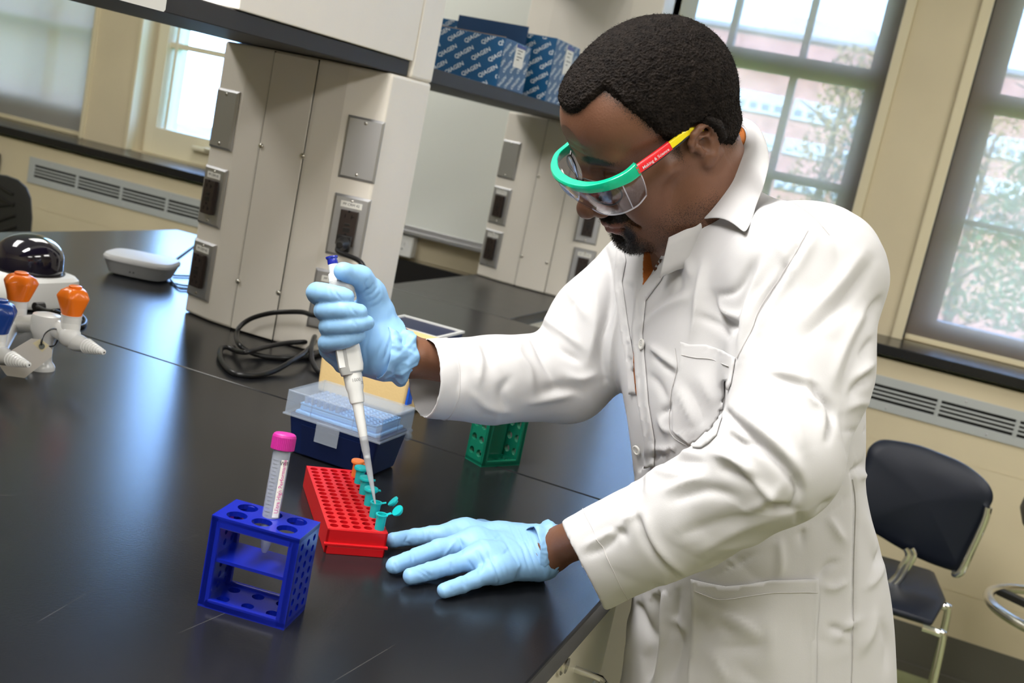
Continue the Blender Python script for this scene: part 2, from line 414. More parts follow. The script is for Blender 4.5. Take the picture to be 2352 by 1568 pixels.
# window 1 (far left, behind a shade), window 2 (bare), window 3 and 4 (right, behind shades)
zb = fz(215, 75)
window(1, A0, A1, 'frame_cream', [((fx(125, 40) - .012, LZ), (fx(125, 40) + .012, WT)), ((fx(125, 40) - .50, LZ), (fx(125, 40) - .476, WT)), ((A0, zb - .014), (A1, zb + .014)), ((A0, 2.0), (A1, 2.03))], gz0=LZ + .12)
zb = fz(405, 105)
window(2, B0 + .02, B1, 'frame_cream', [((fx(370, 293) - .09, LZ), (fx(370, 293) - .002, WT)), ((fx(370, 293) + .02, LZ + .1), (fx(370, 293) + .035, WT)), ((B0, zb - .012), (B1, zb + .012)), ((B0, 1.95), (B1, 1.98))], gz0=fz(370, 293), border=.05)
zt, zm = fz(1650, 100), fz(1660, 148)
xr = fx(1999, 158)
window(3, C0, C1, 'frame_dark', [((C0, zm), (C1, zt)), ((fx(1700, 0) - .011, zt), (fx(1700, 0) + .011, WT)), ((fx(1875, 0) - .011, zt), (fx(1875, 0) + .011, WT)),
    ((fx(1822, 180) - .012, LZ), (fx(1822, 180) + .012, zm)), ((xr, LZ), (C1, WT)), ((C0, fz(1900, 425) - .018), (C1, fz(1900, 425) + .012))], border=.06, gz0=LZ + .16)
xl = fx(2352, 30) 
window(4, D0, D1, 'frame_dark', [((D0, fz(2285, 262)), (D1, fz(2300, 217))), ((D0, LZ), (fx(2285, 262), WT)), ((.62, LZ), (.65, WT)), ((D0, fz(2210, 505) - .012), (D1, fz(2210, 505) + .006))], gz0=fz(2150, 735), border=.06)
for lab, a, b in (('pale roller shade drawn down over the leftmost window', A0 + .01, A1 - .01), ('grey roller shade over the wide window behind the head', C0 + .01, C1 - .008), ('grey roller shade over the rightmost window above the chair', D0 + .01, D1)):
    t = thing('roller_shade', lab, 'window shade', ((a + b) / 2, PY + .04, LZ + .006), group='roller shades on the windows')
    w = (b - a) / 2
    g = G(); g.bb((-w, 0, .012), (w, .0012, 1.48)); part('cloth', g, 'shade_left' if a < -4 else 'shade', t, smooth=False)
    g = G(); g.bb((-w, -.006, -.004), (w, .008, .014)); part('bottom_bar', g, 'cream_trim', t, bevel=.002)
# window crank handle of the bare window
t = thing('window_crank', 'cream crank handle on the sill of the bare bright window', 'handle', ony(470, 345, PY + .05))
g = G(); g.box((0, 0, 0), (.12, .03, .018)); g.box((.05, -.02, .008), (.07, .02, .012)); part('crank_arm', g, 'frame_cream', t, bevel=.004)

# convector grilles below the ledge
def grille(px0, py0, px1, label, nslot, w0=None, w1=None):
    a = ony(px0, py0, WY)
    x0 = w0; x1 = w1; zt_ = ony(px0, py0, WY)[2]; h = .107
    t = thing('vent_grille', label, 'vent grille', ((x0 + x1) / 2, WY, zt_ - h / 2), group='convector grilles under the ledge')
    W = (x1 - x0) / 2; cell = (2 * W - .06) / nslot
    g = G(); y0, y1 = -.006, 0
    g.bb((-W, y0, h / 2 - .028), (W, y1, h / 2)); g.bb((-W, y0, -h / 2), (W, y1, -h / 2 + .028))
    g.bb((-W, y0, -h / 2 + .028), (-W + .03, y1, h / 2 - .028)); g.bb((W - .03, y0, -h / 2 + .028), (W, y1, h / 2 - .028))
    for k in range(1, nslot): x = -W + .03 + k * cell; g.bb((x - .006, y0, -.028), (x + .006, y1, .028)); g.bb((x - .002, y0 - .002, -.0275), (x + .002, y1 - .001, .0275))
    for k in range(1, 4): z = -.0262 + k * .0131; g.bb((-W + .02, y0 + .001, z - .003), (W - .02, y1, z + .003))
    part('grille_frame', g, 'grey_paint', t, smooth=False, bevel=.0008)
    g = G(); g.bb((-W + .01, -.0012, -.032), (W - .01, -.0004, .032)); part('dark_slot', g, 'black_hole', t, smooth=False)
    x = -W + .12
    while x < W - .1:
        for z in (.041, -.041): g = G(); g.ball((x + (.08 if z < 0 else 0), y0, z), (.0035, .002, .0035), nu=8, nv=6); part('screw', g, 'steel', t)
        x += .30
grille(71, 359, 460, 'long grey slotted vent grille on the wall left of the service column', 5, ony(71, 359, WY)[0], ony(71, 359, WY)[0] + 1.185)
grille(2185, 903, 0, 'long grey slotted vent grille on the wall above the blue chair', 10, -.826, 1.524)

# whiteboard and wall outlet on the pilaster
BYW = 3.655
t = thing('whiteboard', 'tall glossy whiteboard on the wall between the two service columns', 'whiteboard', (-1.75, BYW - .002, ony(1017, 550, BYW)[2]))
zb = 0
g = G(); g.bb((-.60, -.012, .02), (.36, 0, 1.5)); part('panel', g, 'whiteboard', t, smooth=False)
g = G(); g.bb((-.60, -.016, 0), (.36, -.001, .022)); g.bb((-.60, -.048, -.006), (.36, -.001, -.0005)); g.bb((-.60, -.052, -.006), (.36, -.0485, .008))
part('marker_tray', g, 'steel', t, bevel=.001)
t = thing('wall_outlet', 'white surface outlet box under the whiteboard tray', 'electrical outlet', ony(936, 563, BYW))
g = G(); g.box((0, -.02, 0), (.078, .04, .078)); part('box', g, 'white_plastic', t, bevel=.004)
g = G()
for dx in (-.014, .014): g.box((dx * .5, -.0405, .006), (.0028, .002, .012)); 
g.ball((0, -.040, -.012), (.005, .002, .005)); part('slot', g, 'ink', t)
g = G(); g.cyl((0, -.0395, .0), (0, -.0415, .0), .021, n=24); part('socket_face', g, 'white_plastic', t)

# ceiling light panels
M['lamp_face'] = mat('lamp_face', (.9, .9, .88), .6, emit=(1, .95, .88), estr=2.2)
names = ['to the right of the man', 'over the left half of the bench', 'over the near end of the bench', 'by the right windows', 'by the left wall', 'over the vent wall on the left', 'behind the photographer on the right']
for (lx, ly, p), nm in zip(PANELS, names):
    t = thing('ceiling_light', 'white recessed ceiling light panel ' + nm, 'ceiling light', (lx, ly, CEIL), group='recessed ceiling panels')
    g = G(); g.bb((-.31, -.61, -.008), (.31, -.57, .02)); g.bb((-.31, .57, -.008), (.31, .61, .02)); g.bb((-.31, -.57, -.008), (-.27, .57, .02)); g.bb((.27, -.57, -.008), (.31, .57, .02)); part('frame', g, 'white_plastic', t, smooth=False)
    g = G(); g.bb((-.27, -.57, .0), (.27, .57, .01)); part('diffuser', g, 'lamp_face', t, smooth=False)

# ================================================================== outside
M['brick'] = mat('brick', (.50, .26, .21), .9, var=.25, vscale=3)
M['roof'] = mat('roof_grey', (.22, .23, .26), .8)
M['ext_white'] = mat('ext_white', (.46, .48, .50), .6)
M['ext_glass'] = mat('ext_glass', (.16, .20, .22), .15)
M['grass'] = mat('grass', (.16, .34, .08), .95, var=.3, vscale=1.2)
M['asphalt'] = mat('asphalt', (.13, .14, .15), .9, var=.2, vscale=.6)
FY = 32.0
GZ = -3.6
g = G(); g.bb((-60, 4.6, GZ - .2), (60, 140, GZ)); struct('ground_outside', g, 'asphalt')
g = G(); _l0, _l1 = onz(2210, 548, GZ)[1], onz(2210, 512, GZ)[1]; g.bb((-40, _l0, GZ), (40, _l1, GZ + .05)); struct('lawn', g, 'grass')
def fp(px, py): return ony(px, py, FY)
zr = fp(1862, 94)[2]; zr2 = fp(1862, 69)[2]
t = thing('brick_building', 'red brick building with grey roof and white windows outside', 'building', (0, FY, GZ))
L = np.array([0, FY, GZ])
g = G(); g.bb((-13, FY, GZ), (16, FY + 14, zr)); g.xf(o=-L); part('wall', g, 'brick', t, smooth=False)
g = G(); g.prism([(0, zr), (-.1, zr), (-.1, zr + .12), (5.5, zr2 + 2.0 * (zr2 - zr)), (14.6, zr + .12), (14.6, zr)][::1], -13.5, 16.5, np.array([[0, 0, 1.], [1, 0, 0], [0, 1, 0]]), (0, FY, 0)); g.xf(o=-L); part('roof', g, 'roof', t, smooth=False)
g = G(); c = fp(1840, 40); g.bb((c[0] - 1.5, FY + 3, zr), (c[0] + 1.7, FY + 6, fp(1880, 35)[2] + .3)); g.xf(o=-L); part('roof_hut', g, 'ext_white', t, smooth=False)
rows = []
w1 = [fp(1696, 203), fp(1800, 232), fp(1826, 228), fp(1942, 262)]
zA = fp(1696, 203)[2]; zB = fp(1696, 250)[2]; zC = fp(1800, 315)[2]; zD = fp(1800, 352)[2]
pitch = fp(1826, 232)[0] - fp(1696, 203)[0]; wd = fp(1808, 232)[0] - fp(1696, 203)[0]
for (za, zb_) in ((zA, zB), (zC, zD), (2 * zC - zA, 2 * zD - zB)):
    for k in range(-9, 9):
        x = w1[0][0] + k * pitch
        if x + wd > 15.5 or x < -12.5: continue
        g = G(); g.bb((x, FY - .06, zb_), (x + wd, FY + .05, za)); g.xf(o=-L); f = part('window_unit', g, 'ext_white', t, smooth=False)
        g = G()
        for j in range(4): q = wd / 4; g.bb((x + j * q + .08, FY - .09, zb_ + .12), (x + (j + 1) * q - .08, FY - .05, za - .28))
        g.xf(o=-L); part('glazing', g, 'ext_glass', f, smooth=False)
def tree(label, x, y, h, cols, seed, spread=1.6, n=1500, lowz=.22):
    r = np.random.default_rng(seed)
    t = thing('tree', label, 'tree', (x, y, GZ), group='trees on the lawn')
    g = G(); tr = smooth_curve([(0, 0, 0), (.08, .05, h * .35), (-.05, 0, h * .7), (0, .05, h * .92)], 5); g.tube(tr, np.linspace(.16, .03, len(tr)), 8)
    for k in range(14):
        z = h * (.35 + .04 * k); a = r.uniform(0, 6.28); l = spread * r.uniform(.5, .9)
        g.tube([(0, 0, z), (math.cos(a) * l * .6, math.sin(a) * l * .6, z + .35), (math.cos(a) * l, math.sin(a) * l, z + .5)], [.05, .03, .012], 6)
    part('trunk', g, mat('bark', (.12, .09, .07), .9), t)
    V = []; F = []
    for k in range(n):
        z = r.uniform(lowz, 1.0); rad = spread * (1 - abs(z - .55) * 1.4) * math.sqrt(r.uniform(0, 1)); a = r.uniform(0, 6.28)
        c = np.array([math.cos(a) * rad, math.sin(a) * rad, z * h]); u = r.normal(size=3); u /= np.linalg.norm(u); w = np.cross(u, r.normal(size=3)); w /= np.linalg.norm(w); s = r.uniform(.035, .08)
        i = len(V); V += [c - u * s, c + w * s * .5, c + u * s, c - w * s * .5]; F.append([i, i + 1, i + 2, i + 3])
    meshobj('foliage', V, F, cols, t)
M['leaf_green'] = mat('leaf_green', (.09, .17, .09), .8, var=.4, vscale=1)
M['leaf_dark'] = mat('leaf_dark', (.11, .17, .16), .8, var=.4, vscale=1)
M['leaf_rust'] = mat('leaf_rust', (.33, .23, .10), .8, var=.4, vscale=1)
p = ony(1915, 330, 22); tree('rusty yellow autumn tree seen through the wide shaded window', p[0], 22, p[2] - GZ + 1.8, 'leaf_rust', 1, .9, 2600)
p = ony(1960, 350, 20); tree('thin dark tree beside the autumn tree outside', p[0] + .3, 20, p[2] - GZ + 1.6, 'leaf_dark', 2, .8, 2200)
p = ony(2310, 400, 18); tree('dense dark green tree outside the rightmost window', p[0] + 1.0, 18, p[2] - GZ + 1.8, 'leaf_green', 3, 1.5, 7000, .48)
p = ony(2250, 360, 26); tree('pale leafy tree further back outside the rightmost window', p[0] + .2, 26, p[2] - GZ + 1.0, 'leaf_rust', 4, 1.1, 1200, .4)
# ================================================================== bench, service columns, shelves
XL, XR, YEND = -2.09, -.245, 2.78
T = .032
g = G(); g.bb((XL, 1.5265, BENCH - T), (XR, YEND, BENCH)); o = part('bench_worktop', g, 'epoxy', None, smooth=False, bevel=.003)
tag(o, 'black epoxy worktop slab on the far side of the seam', 'worktop')
g = G(); g.bb((XL, -.35, BENCH - T), (XR, 1.5255, BENCH)); o = part('bench_worktop', g, 'epoxy', None, smooth=False, bevel=.003)
tag(o, 'near black epoxy worktop slab under the red and blue racks', 'worktop')
g = G(); g.bb((-1.39, YEND + .001, BENCH - T), (-1.0, 3.69, BENCH)); o = part('bench_worktop', g, 'laminate_dark', None, smooth=False, bevel=.003)
tag(o, 'narrow dark worktop strip in front of the second service column', 'worktop')
# base cabinets: units along the right side of the bench, a kneehole where the man stands
M['cabinet'] = mat('cabinet_cream', (.62, .58, .46), .4, var=.04)
FXc = -.268
def cabinet(y0, y1, x0, x1, label, face, nd=1):
    t = thing('base_cabinet', label, 'cabinet', ((x0 + x1) / 2, (y0 + y1) / 2, 0), group='base cabinets under the bench')
    L = np.array(t.matrix_world.translation)
    g = G(); g.bb((x0 + (.018 if face < 0 else 0), y0, .10), (x1 - (.018 if face > 0 else 0), y1, BENCH - T)); g.bb((x0 + .06, y0 + .02, 0), (x1 - .06, y1 - .02, .10)); g.xf(o=-L); part('body', g, 'cabinet', t, smooth=False, bevel=.002)
    n = max(1, round((y1 - y0) / .46)); w = (y1 - y0) / n
    xf = x1 if face > 0 else x0
    for k in range(n):
        a, b = y0 + k * w + .004, y0 + (k + 1) * w - .004
        for (za, zb_, kind) in ((.74, BENCH - T - .012, 'drawer'), (.12, .733, 'door')):
            g = G(); g.bb((xf - .017 * (1 if face > 0 else 0), a, za), (xf + (.017 if face < 0 else 0), b, zb_)); g.xf(o=-L); f = part(kind, g, 'cabinet', t, smooth=False, bevel=.002)
            zc = (za + zb_) / 2 if kind == 'drawer' else zb_ - .10
            s = 1 if face > 0 else -1
            g = G(); hw = .05; yc = (a + b) / 2
            P = [(xf, yc - hw, zc), (xf + s * .034, yc - hw, zc), (xf + s * .042, yc - hw + .010, zc), (xf + s * .042, yc + hw - .010, zc), (xf + s * .034, yc + hw, zc), (xf, yc + hw, zc)]
            g.tube(P, .0045, 10); g.xf(o=-L); part('handle', g, 'chrome', f)
            if kind == 'drawer':
                g = G(); g.cyl((xf, yc - .03, zb_ - .028), (xf + s * .004, yc - .03, zb_ - .028), .0125, n=24); g.cyl((xf, yc - .03, zb_ - .028), (xf + s * .008, yc - .03, zb_ - .028), .009, n=24); g.xf(o=-L); part('lock', g, 'steel_bright', f)
cabinet(.06, .52, -.75, FXc, 'cream base cabinet nearest the photographer under the bench', 1)
cabinet(.53, 1.385, -.75, FXc, 'cream base cabinet with lock and chrome handle below the gloved left hand', 1)
cabinet(1.75, 2.70, -.75, FXc, 'cream base cabinet at the far right end of the bench', 1)
cabinet(-.3, 2.70, -2.06, -1.60, 'cream base cabinet run along the far left side of the bench', -1)
cabinet(2.82, 3.68, -1.36, -.96, 'cream base cabinet under the narrow worktop strip', 1)
g = G(); g.bb((-1.22, -.3, 0), (-1.17, 2.7, BENCH - T)); g.bb((-1.55, 2.70, 0), (-.78, 2.74, BENCH - T)); o = part('bench_support_panel', g, 'cabinet', None, smooth=False); tag(o, 'cream panel standing under the middle of the bench', 'panel')

def colpoly(xc, yf, w, bow, yb):
    return [(xc - w / 2, yf + bow), (xc - w / 2 + .076 * w / .37, yf + .006), (xc - .055, yf), (xc + .055, yf), (xc + w / 2 - .076 * w / .37, yf + .006), (xc + w / 2, yf + bow), (xc + w / 2, yb), (xc - w / 2, yb)]
def service_column(label, xc, yf, w, bow, yb, boxy0, seams, screws, ztop=2.4):
    t = thing('service_column', label, 'service column', (xc, yf, BENCH)); L = np.array([xc, yf, BENCH])
    poly = colpoly(xc, yf, w, bow, yb)
    g = G(); g.prism(poly, BENCH + .001, 1.4645); g.bb((xc - w / 2, yb - .095, 1.4645), (xc + w / 2, yb, ztop)); g.xf(o=-L)
    part('column_body', g, 'cream_metal', t, smooth=False, bevel=.006, bseg=3)
    g = G(); g.bb((seams[0], yf - .0030, BENCH + .004), (seams[1], yf + .002, 1.460)); g.xf(o=-L); part('cover_panel', g, 'cream_metal', t, smooth=False, bevel=.001)
    g = G()
    for s in seams: g.bb((s - .0012, yf - .0016, BENCH + .001), (s + .0012, yf + .001, 1.462))
    g.xf(o=-L); part('panel_gap', g, 'black_hole', t, smooth=False)
    for (x, z) in screws:
        g = G(); g.cyl((x, yf - .003, z), (x, yf - .0045, z), .0052, n=16); g.ball((x, yf - .0045, z), (.0042, .0022, .0042), nu=12, nv=8); g.xf(o=-L); part('screw', g, 'steel_bright', t)
    if boxy0:
        g = G(); g.bb((xc - w / 2, boxy0, 1.4955), (xc + w / 2, yb - .098, ztop)); g.xf(o=-L); part('upper_panel', g, 'cream_metal', t, smooth=False, bevel=.002)
    else:
        g = G(); g.prism(poly, 1.4955, ztop); g.xf(o=-L); part('upper_column', g, 'cream_metal', t, smooth=False, bevel=.006, bseg=3)
    return poly
XC = -1.18
P1 = service_column('cream metal service column on the bench with four outlet plates, nearer one', XC, 1.847, .372, .030, 2.045, 1.386, (-1.229, -1.133),
    [(ony(601, 335, 1.845)[0], ony(601, 335, 1.845)[2]), (ony(696, 358, 1.845)[0] , ony(696, 358, 1.845)[2]), (ony(548, 646, 1.845)[0], ony(548, 646, 1.845)[2]), (ony(641, 672, 1.845)[0], ony(641, 672, 1.845)[2])])
yb2 = 3.40
P2 = service_column('cream metal service column by the whiteboard, the farther one', -1.165, yb2, .43, .032, 3.64, None, (ony(1214, 500, yb2)[0], ony(1282, 520, yb2)[0]),
    [(ony(1238, 405, yb2)[0], ony(1238, 405, yb2)[2]), (ony(1199, 588, yb2)[0], ony(1199, 588, yb2)[2]), (ony(1257, 603, yb2)[0], ony(1257, 603, yb2)[2])])
# shelves
def shelf(label, y0, y1):
    o = part('reagent_shelf', G().bb((-1.362, y0, 1.466), (-1.0, y1, 1.495)), 'shelf_dark', None, smooth=False, bevel=.0015); tag(o, label, 'shelf'); return o
shelf('dark shelf overhead running to the nearer service column', -.2, 1.946)
shelf('dark shelf carrying the blue printed boxes', 2.05, 3.40)
t = thing('upper_shadow_box', 'dark box standing in for the shadow above the boxes at the top edge', 'cabinet', (-1.18, 3.0, 1.905))
g = G(); g.bb((-.17, -.25, 0), (.13, .38, .30)); part('body', g, 'laminate_dark', t, smooth=False, bevel=.002)  # dark block put in for the shadow blob under the top of the far column
# paper note taped to the shelf edge
a = onx(378, 20, -.999); b = onx(258, 0, -.999)
t = thing('paper_note', 'white paper note taped to the dark shelf edge at the top', 'note', (-.998, a[1] - .05, 1.49))
g = G(); w = .155; g.add([(0, -w / 2 + .0, .05), (0, .05, .05), (0, .05, -.021), (0, .047, -.024), (0, -w / 2, -.024)], [[0, 1, 2, 3, 4]]); part('sheet', g, 'paper', t, smooth=False)
o = kids(t)[0]; s_ = o.modifiers.new('solid', 'SOLIDIFY'); s_.thickness = .0006
g = G(); g.tube([(.0012, 0 + .018 * math.cos(q) - .02, -.004 + .009 * math.sin(q)) for q in np.linspace(math.pi, 2.0 * math.pi, 12)], .0004, 5); part('red_mark', g, mat('red_pen', (.6, .1, .12), .6), t)

# outlet plates.  Each sits on one face of a column
def faceframe(p, q):        # face from plan point p to q (left to right seen from the front)
    d = _n([q[0] - p[0], q[1] - p[1], 0]); n = np.array([d[1], -d[0], 0]); return np.stack([d, np.array([0, 0, 1.]), n], 1)   # x along, y up, z outward
def on_face(px, py, p, q):
    R = faceframe(p, q); o = np.array([p[0], p[1], 0]); r = ray(px, py); t_ = ((o - CAM) @ R[:, 2]) / (r @ R[:, 2]); return CAM + r * t_, R
def plate(kind, label, px, py, p, q, s=1.0, txt=None, group=None, cx=None):
    o, R = on_face(px, py, p, q)
    if cx is not None: u = cx; mid = np.array([p[0] + (q[0] - p[0]) * u, p[1] + (q[1] - p[1]) * u, o[2]]); o = mid
    t = thing('blank_cover_plate' if kind == 'blank' else 'electrical_outlet', label, 'cover plate' if kind == 'blank' else 'electrical outlet', o, R, group)
    w, h = .035 * s, .058 * s
    g = G(); g.box((0, 0, .003), (2 * w, 2 * h, .006), None)
    g = G(); V = []; 
    for (a, b, z) in ((w, h, 0), (w, h, .0022), (w - .0045, h - .0045, .0058)): V += [(-a, -b, z), (a, -b, z), (a, b, z), (-a, b, z)]
    F = [[0, 3, 2, 1], [8, 9, 10, 11]] + [[4 * r_ + i, 4 * r_ + (i + 1) % 4, 4 * r_ + 4 + (i + 1) % 4, 4 * r_ + 4 + i] for r_ in (0, 1) for i in range(4)]
    g.add(V, F); part('plate', g, 'steel', t, smooth=False, bevel=.0008)
    for zz in (-.048 * s, .048 * s):
        g = G(); g.ball((0, zz, .0058), (.0034, .0034, .0016), nu=12, nv=6); part('screw', g, 'steel_bright', t)
        g = G(); g.box((0, zz, .0074), (.0045, .0007, .0005), euler(0, 0, .6)); part('screw_slot', g, 'ink', kids(t)[-1])
    if kind != 'blank':
        dz = .010
        g = G(); g.box((0, -.002 * s, .005 + dz / 2), (.033 * s, .067 * s, dz)); rb = part('receptacle', g, 'brown_plastic', t, smooth=False, bevel=.0012)
        g = G(); zt_ = .005 + dz
        for c_, fl in ((.021, 1), (-.023, 1)):
            c_ *= s
            g.ball((0, c_ + .0085 * s, zt_), (.0024 * s, .0024 * s, .0006), nu=10, nv=6)
            g.box((-.0062 * s, c_ - .001, zt_ + .0002), (.0015 * s, .0068 * s, .0006)); g.box((.0062 * s, c_ - .001, zt_ + .0002), (.0015 * s, .0075 * s, .0006)); g.box((.0085 * s, c_ - .001, zt_ + .0002), (.005 * s, .0014 * s, .0006))
        part('slot', g, 'black_hole', rb, smooth=False)
        g = G(); g.box((0, .0045 * s, zt_ + .0004), (.010 * s, .0045 * s, .0012)); g.box((0, -.0055 * s, zt_ + .0002), (.013 * s, .0085 * s, .0008)); part('test_button', g, 'black_plastic', rb, smooth=False, bevel=.0003)
        if txt:
            g = G(); g.box((0, .041 * s, .0066), (.041 * s, .0115 * s, .0008)); lb = part('label_strip', g, 'paper', t, smooth=False)
            g = G(); put_text(g, txt, .0068 * s, (0, .0412 * s, .0072), np.eye(3)); part('printed_text', g, 'ink', lb, smooth=False)
    return t
FL, FR = (P1[0], P1[1]), (P1[4], P1[5])
plate('blank', 'blank steel cover plate at the upper left of the nearer column', 521, 275, *FL, cx=.47)
plate('outlet', 'dark outlet with paper label in the middle left of the nearer column', 494, 452, *FL, txt='PP CRM 42', cx=.47)
plate('outlet', 'dark outlet with paper label at the lower left of the nearer column', 467, 620, *FL, txt='PP CRM 42', cx=.47)
plate('blank', 'blank steel cover plate at the upper right of the nearer column', 831, 343, *FR)
plate('outlet', 'labelled dark outlet with a black plug in it on the nearer column', 800, 520, *FR, txt='PP CRM 42')
plate('outlet', 'outlet plate half hidden behind the gloved hand and the cord', 756, 690, *FR, txt='PP CRM 42')
FL2, FR2 = (P2[0], P2[1]), (P2[4], P2[5])
plate('blank', 'small blank cover plate on the farther column', 1184, 370, *FL2, s=1.05, cx=.45)
plate('outlet', 'upper left dark outlet on the farther column', 1159, 475, *FL2, s=1.05, txt='PP CRM 42', cx=.45)
plate('outlet', 'lower left dark outlet on the farther column', 1139, 573, *FL2, s=1.05, txt='PP CRM 42', cx=.45)
plate('outlet', 'dark outlet on the farther column beside the mans mouth', 1352, 515, *FR2, s=1.05, txt='PP CRM 42')
plate('outlet', 'pale edged outlet on the farther column just above the white sleeve', 1336, 615, *FR2, s=1.05, txt='PP CRM 42')

# ---- blue printed cartons on the far shelf
M['carton'] = mat('carton_blue', (.004, .085, .22), .35, var=.15, vscale=8)
M['carton_dark'] = mat('carton_dark', (.004, .04, .12), .4)
M['carton_inside'] = mat('carton_inside', (.25, .17, .11), .8)
M['print_white'] = mat('print_white', (.72, .76, .80), .5)
def carton(label, x0, x1, y0, y1, z0, z1, open_top=False, flap=None, slab=True):
    t = thing('carton', label, 'box', ((x0 + x1) / 2, (y0 + y1) / 2, z0), group='blue printed cartons on the far shelf')
    W, D, H = x1 - x0, y1 - y0, z1 - z0; w, d, k = W / 2, D / 2, .004
    g = G()
    if open_top:
        g.bb((-w, -d, 0), (w, -d + k, H)); g.bb((-w, d - k, 0), (w, d, H)); g.bb((-w, -d + k, 0), (-w + k, d - k, H)); g.bb((w - k, -d + k, 0), (w, d - k, H)); g.bb((-w + k, -d + k, 0), (w - k, d - k, k))
    else: g.bb((-w, -d, 0), (w, d, H))
    part('carton_body', g, 'carton', t, smooth=False, bevel=.001)
    if open_top:
        g = G(); g.bb((-w + .001, -d + k, H - .001), (w - .001, -d + k + .003, H + .002)); part('torn_edge', g, 'carton_inside', t, smooth=False)
    # slanted lettering repeated over two faces, cut at the edges
    for fname, R, o, fw in (('front', np.array([[1, 0, 0], [0, 0, -1], [0, 1, 0]]).astype(float), (0, -d - .0006, 0), W), ('side', np.array([[0, 0, 1], [1, 0, 0], [0, 1, 0]]).astype(float), (w + .0006, 0, 0), D)):
        g = G(); s = .0135; ang = .62
        ca, sa = math.cos(ang), math.sin(ang); V0, F0 = text_geo('QIAGEN', s, .012, 0)
        bm = bmesh.new()
        u = -1
        for i in range(-10, 11):
            for j in range(-14, 15):
                a = i * .072 + (j % 2) * .036; b = j * .0215
                cx_, cz_ = a * ca - b * sa, a * sa + b * ca + H / 2
                if abs(cx_) > fw / 2 + .05 or cz_ < -.05 or cz_ > H + .05: continue
                Q = np.stack([V0[:, 0] * ca - V0[:, 1] * sa + cx_, V0[:, 0] * sa + V0[:, 1] * ca + cz_, V0[:, 2] * 0], 1)
                vs = [bm.verts.new(q) for q in Q]
                for f in F0:
                    try: bm.faces.new([vs[q] for q in f])
                    except Exception: pass
        for co, no in (((fw / 2 - .002, 0, 0), (1, 0, 0)), ((-fw / 2 + .002, 0, 0), (-1, 0, 0)), ((0, H - .002, 0), (0, 1, 0)), ((0, .002, 0), (0, -1, 0))):
            bmesh.ops.bisect_plane(bm, geom=bm.verts[:] + bm.edges[:] + bm.faces[:], plane_co=co, plane_no=no, clear_outer=True)
        bm.verts.index_update(); V = np.array([v.co[:] for v in bm.verts]); F = [[v.index for v in f.verts] for f in bm.faces]; bm.free()
        if len(V): g.add(V @ R.T + np.array(o), F); part('printed_lettering', g, 'print_white', t, smooth=False)
    if slab:
        g = G(); g.bb((w, -.01, H * .50), (w + .0014, .045, H * .97)); lb = part('paper_label', g, 'paper', t, smooth=False)
        g = G(); g.bb((w + .0014, -.01, H * .90), (w + .0018, .045, H * .97)); part('label_band', g, 'navy_knob', lb, smooth=False)
        g = G()
        for q, ww in ((.85, .03), (.79, .02), (.72, .034), (.66, .016)): g.bb((w + .0014, .0, H * q - .001), (w + .0018, ww, H * q + .001))
        part('label_print', g, 'ink', lb, smooth=False)
    if flap:
        g = G(); g.bb((flap[0], d - .004, H), (flap[1], d, H + flap[2])); g.box((0, 0, 0), (0, 0, 0)) if False else None
        part('lid_flap', g, 'carton_dark', t, smooth=False)
    return t
zc = 1.4955
yA = onx(1139, 204, -1.005)[1]; zA_ = ony(1165, 87, yA)[2]
yB = onx(1250, 240, -1.005)[1]; zB_ = ony(1275, 87, yB)[2]
carton('open topped blue printed carton next to the service column', -1.36, -1.006, yA, yA + .17, zc, zA_, True)
carton('blue printed carton with a raised plain dark lid flap behind the open one', -1.36, -1.006, yB, yB + .19, zc, zB_, False)
yf_ = yA + .30; zf0 = ony(1211, 111, yf_)[2]; zf1 = ony(1215, 62, yf_)[2]; xf0 = ony(1056, 32, yf_)[0]; xf1 = ony(1215, 62, yf_)[0]
t = thing('cardboard_flap', 'plain dark blue carton lid standing upright between the printed cartons', 'cardboard', ((xf0 + xf1) / 2, yf_, zc))
g = G(); g.bb((-(xf1 - xf0) / 2, -.002, 0), ((xf1 - xf0) / 2, .002, zf1 - zc)); g.bb((-(xf1 - xf0) / 2, .002, 0), ((xf1 - xf0) / 2, .03, .004)); part('panel', g, 'carton_dark', t, smooth=False)
y3 = yB + .22
carton('pale teal side of the third blue carton behind the mans hair', -1.36, -1.006, y3, y3 + .24, zc, zB_ - .012, False)

# blue network cables lying in the dark gap behind the worktop strip
t = thing('cable_tray', 'black cable tray in the gap under the wall outlet', 'cable tray', (-1.72, 3.2, .62))
g = G(); g.bb((-.65, -.40, 0), (.32, .44, .01)); g.bb((-.65, .42, 0), (.32, .44, .26)); part('tray', g, 'black_plastic', t, smooth=False)
for k in range(5):
    c = np.array([-1.66 - .03 * k, 3.02 + .05 * (k % 3), .66]); R_ = .10 + .014 * k
    g = G(); P = [c + np.array([R_ * math.cos(q) * 1.2, R_ * math.sin(q), .14 + .07 * math.sin(q + k * .9) + .012 * k]) for q in np.linspace(0, 2 * math.pi, 40, endpoint=False)]
    g.tube(P, .0042, 8, closed=True); o = part('network_cable', g, 'blue_cable', None); tag(o, ['innermost', 'second innermost', 'middle', 'second outermost', 'outermost'][k] + ' blue loop of the network cables coiled under the wall outlet', 'cable', 'coiled blue network cables')
# ================================================================== things on the bench
B = BENCH
def sheet_solid(o, t): s = o.modifiers.new('solid', 'SOLIDIFY'); s.thickness = t; s.offset = 0; return o
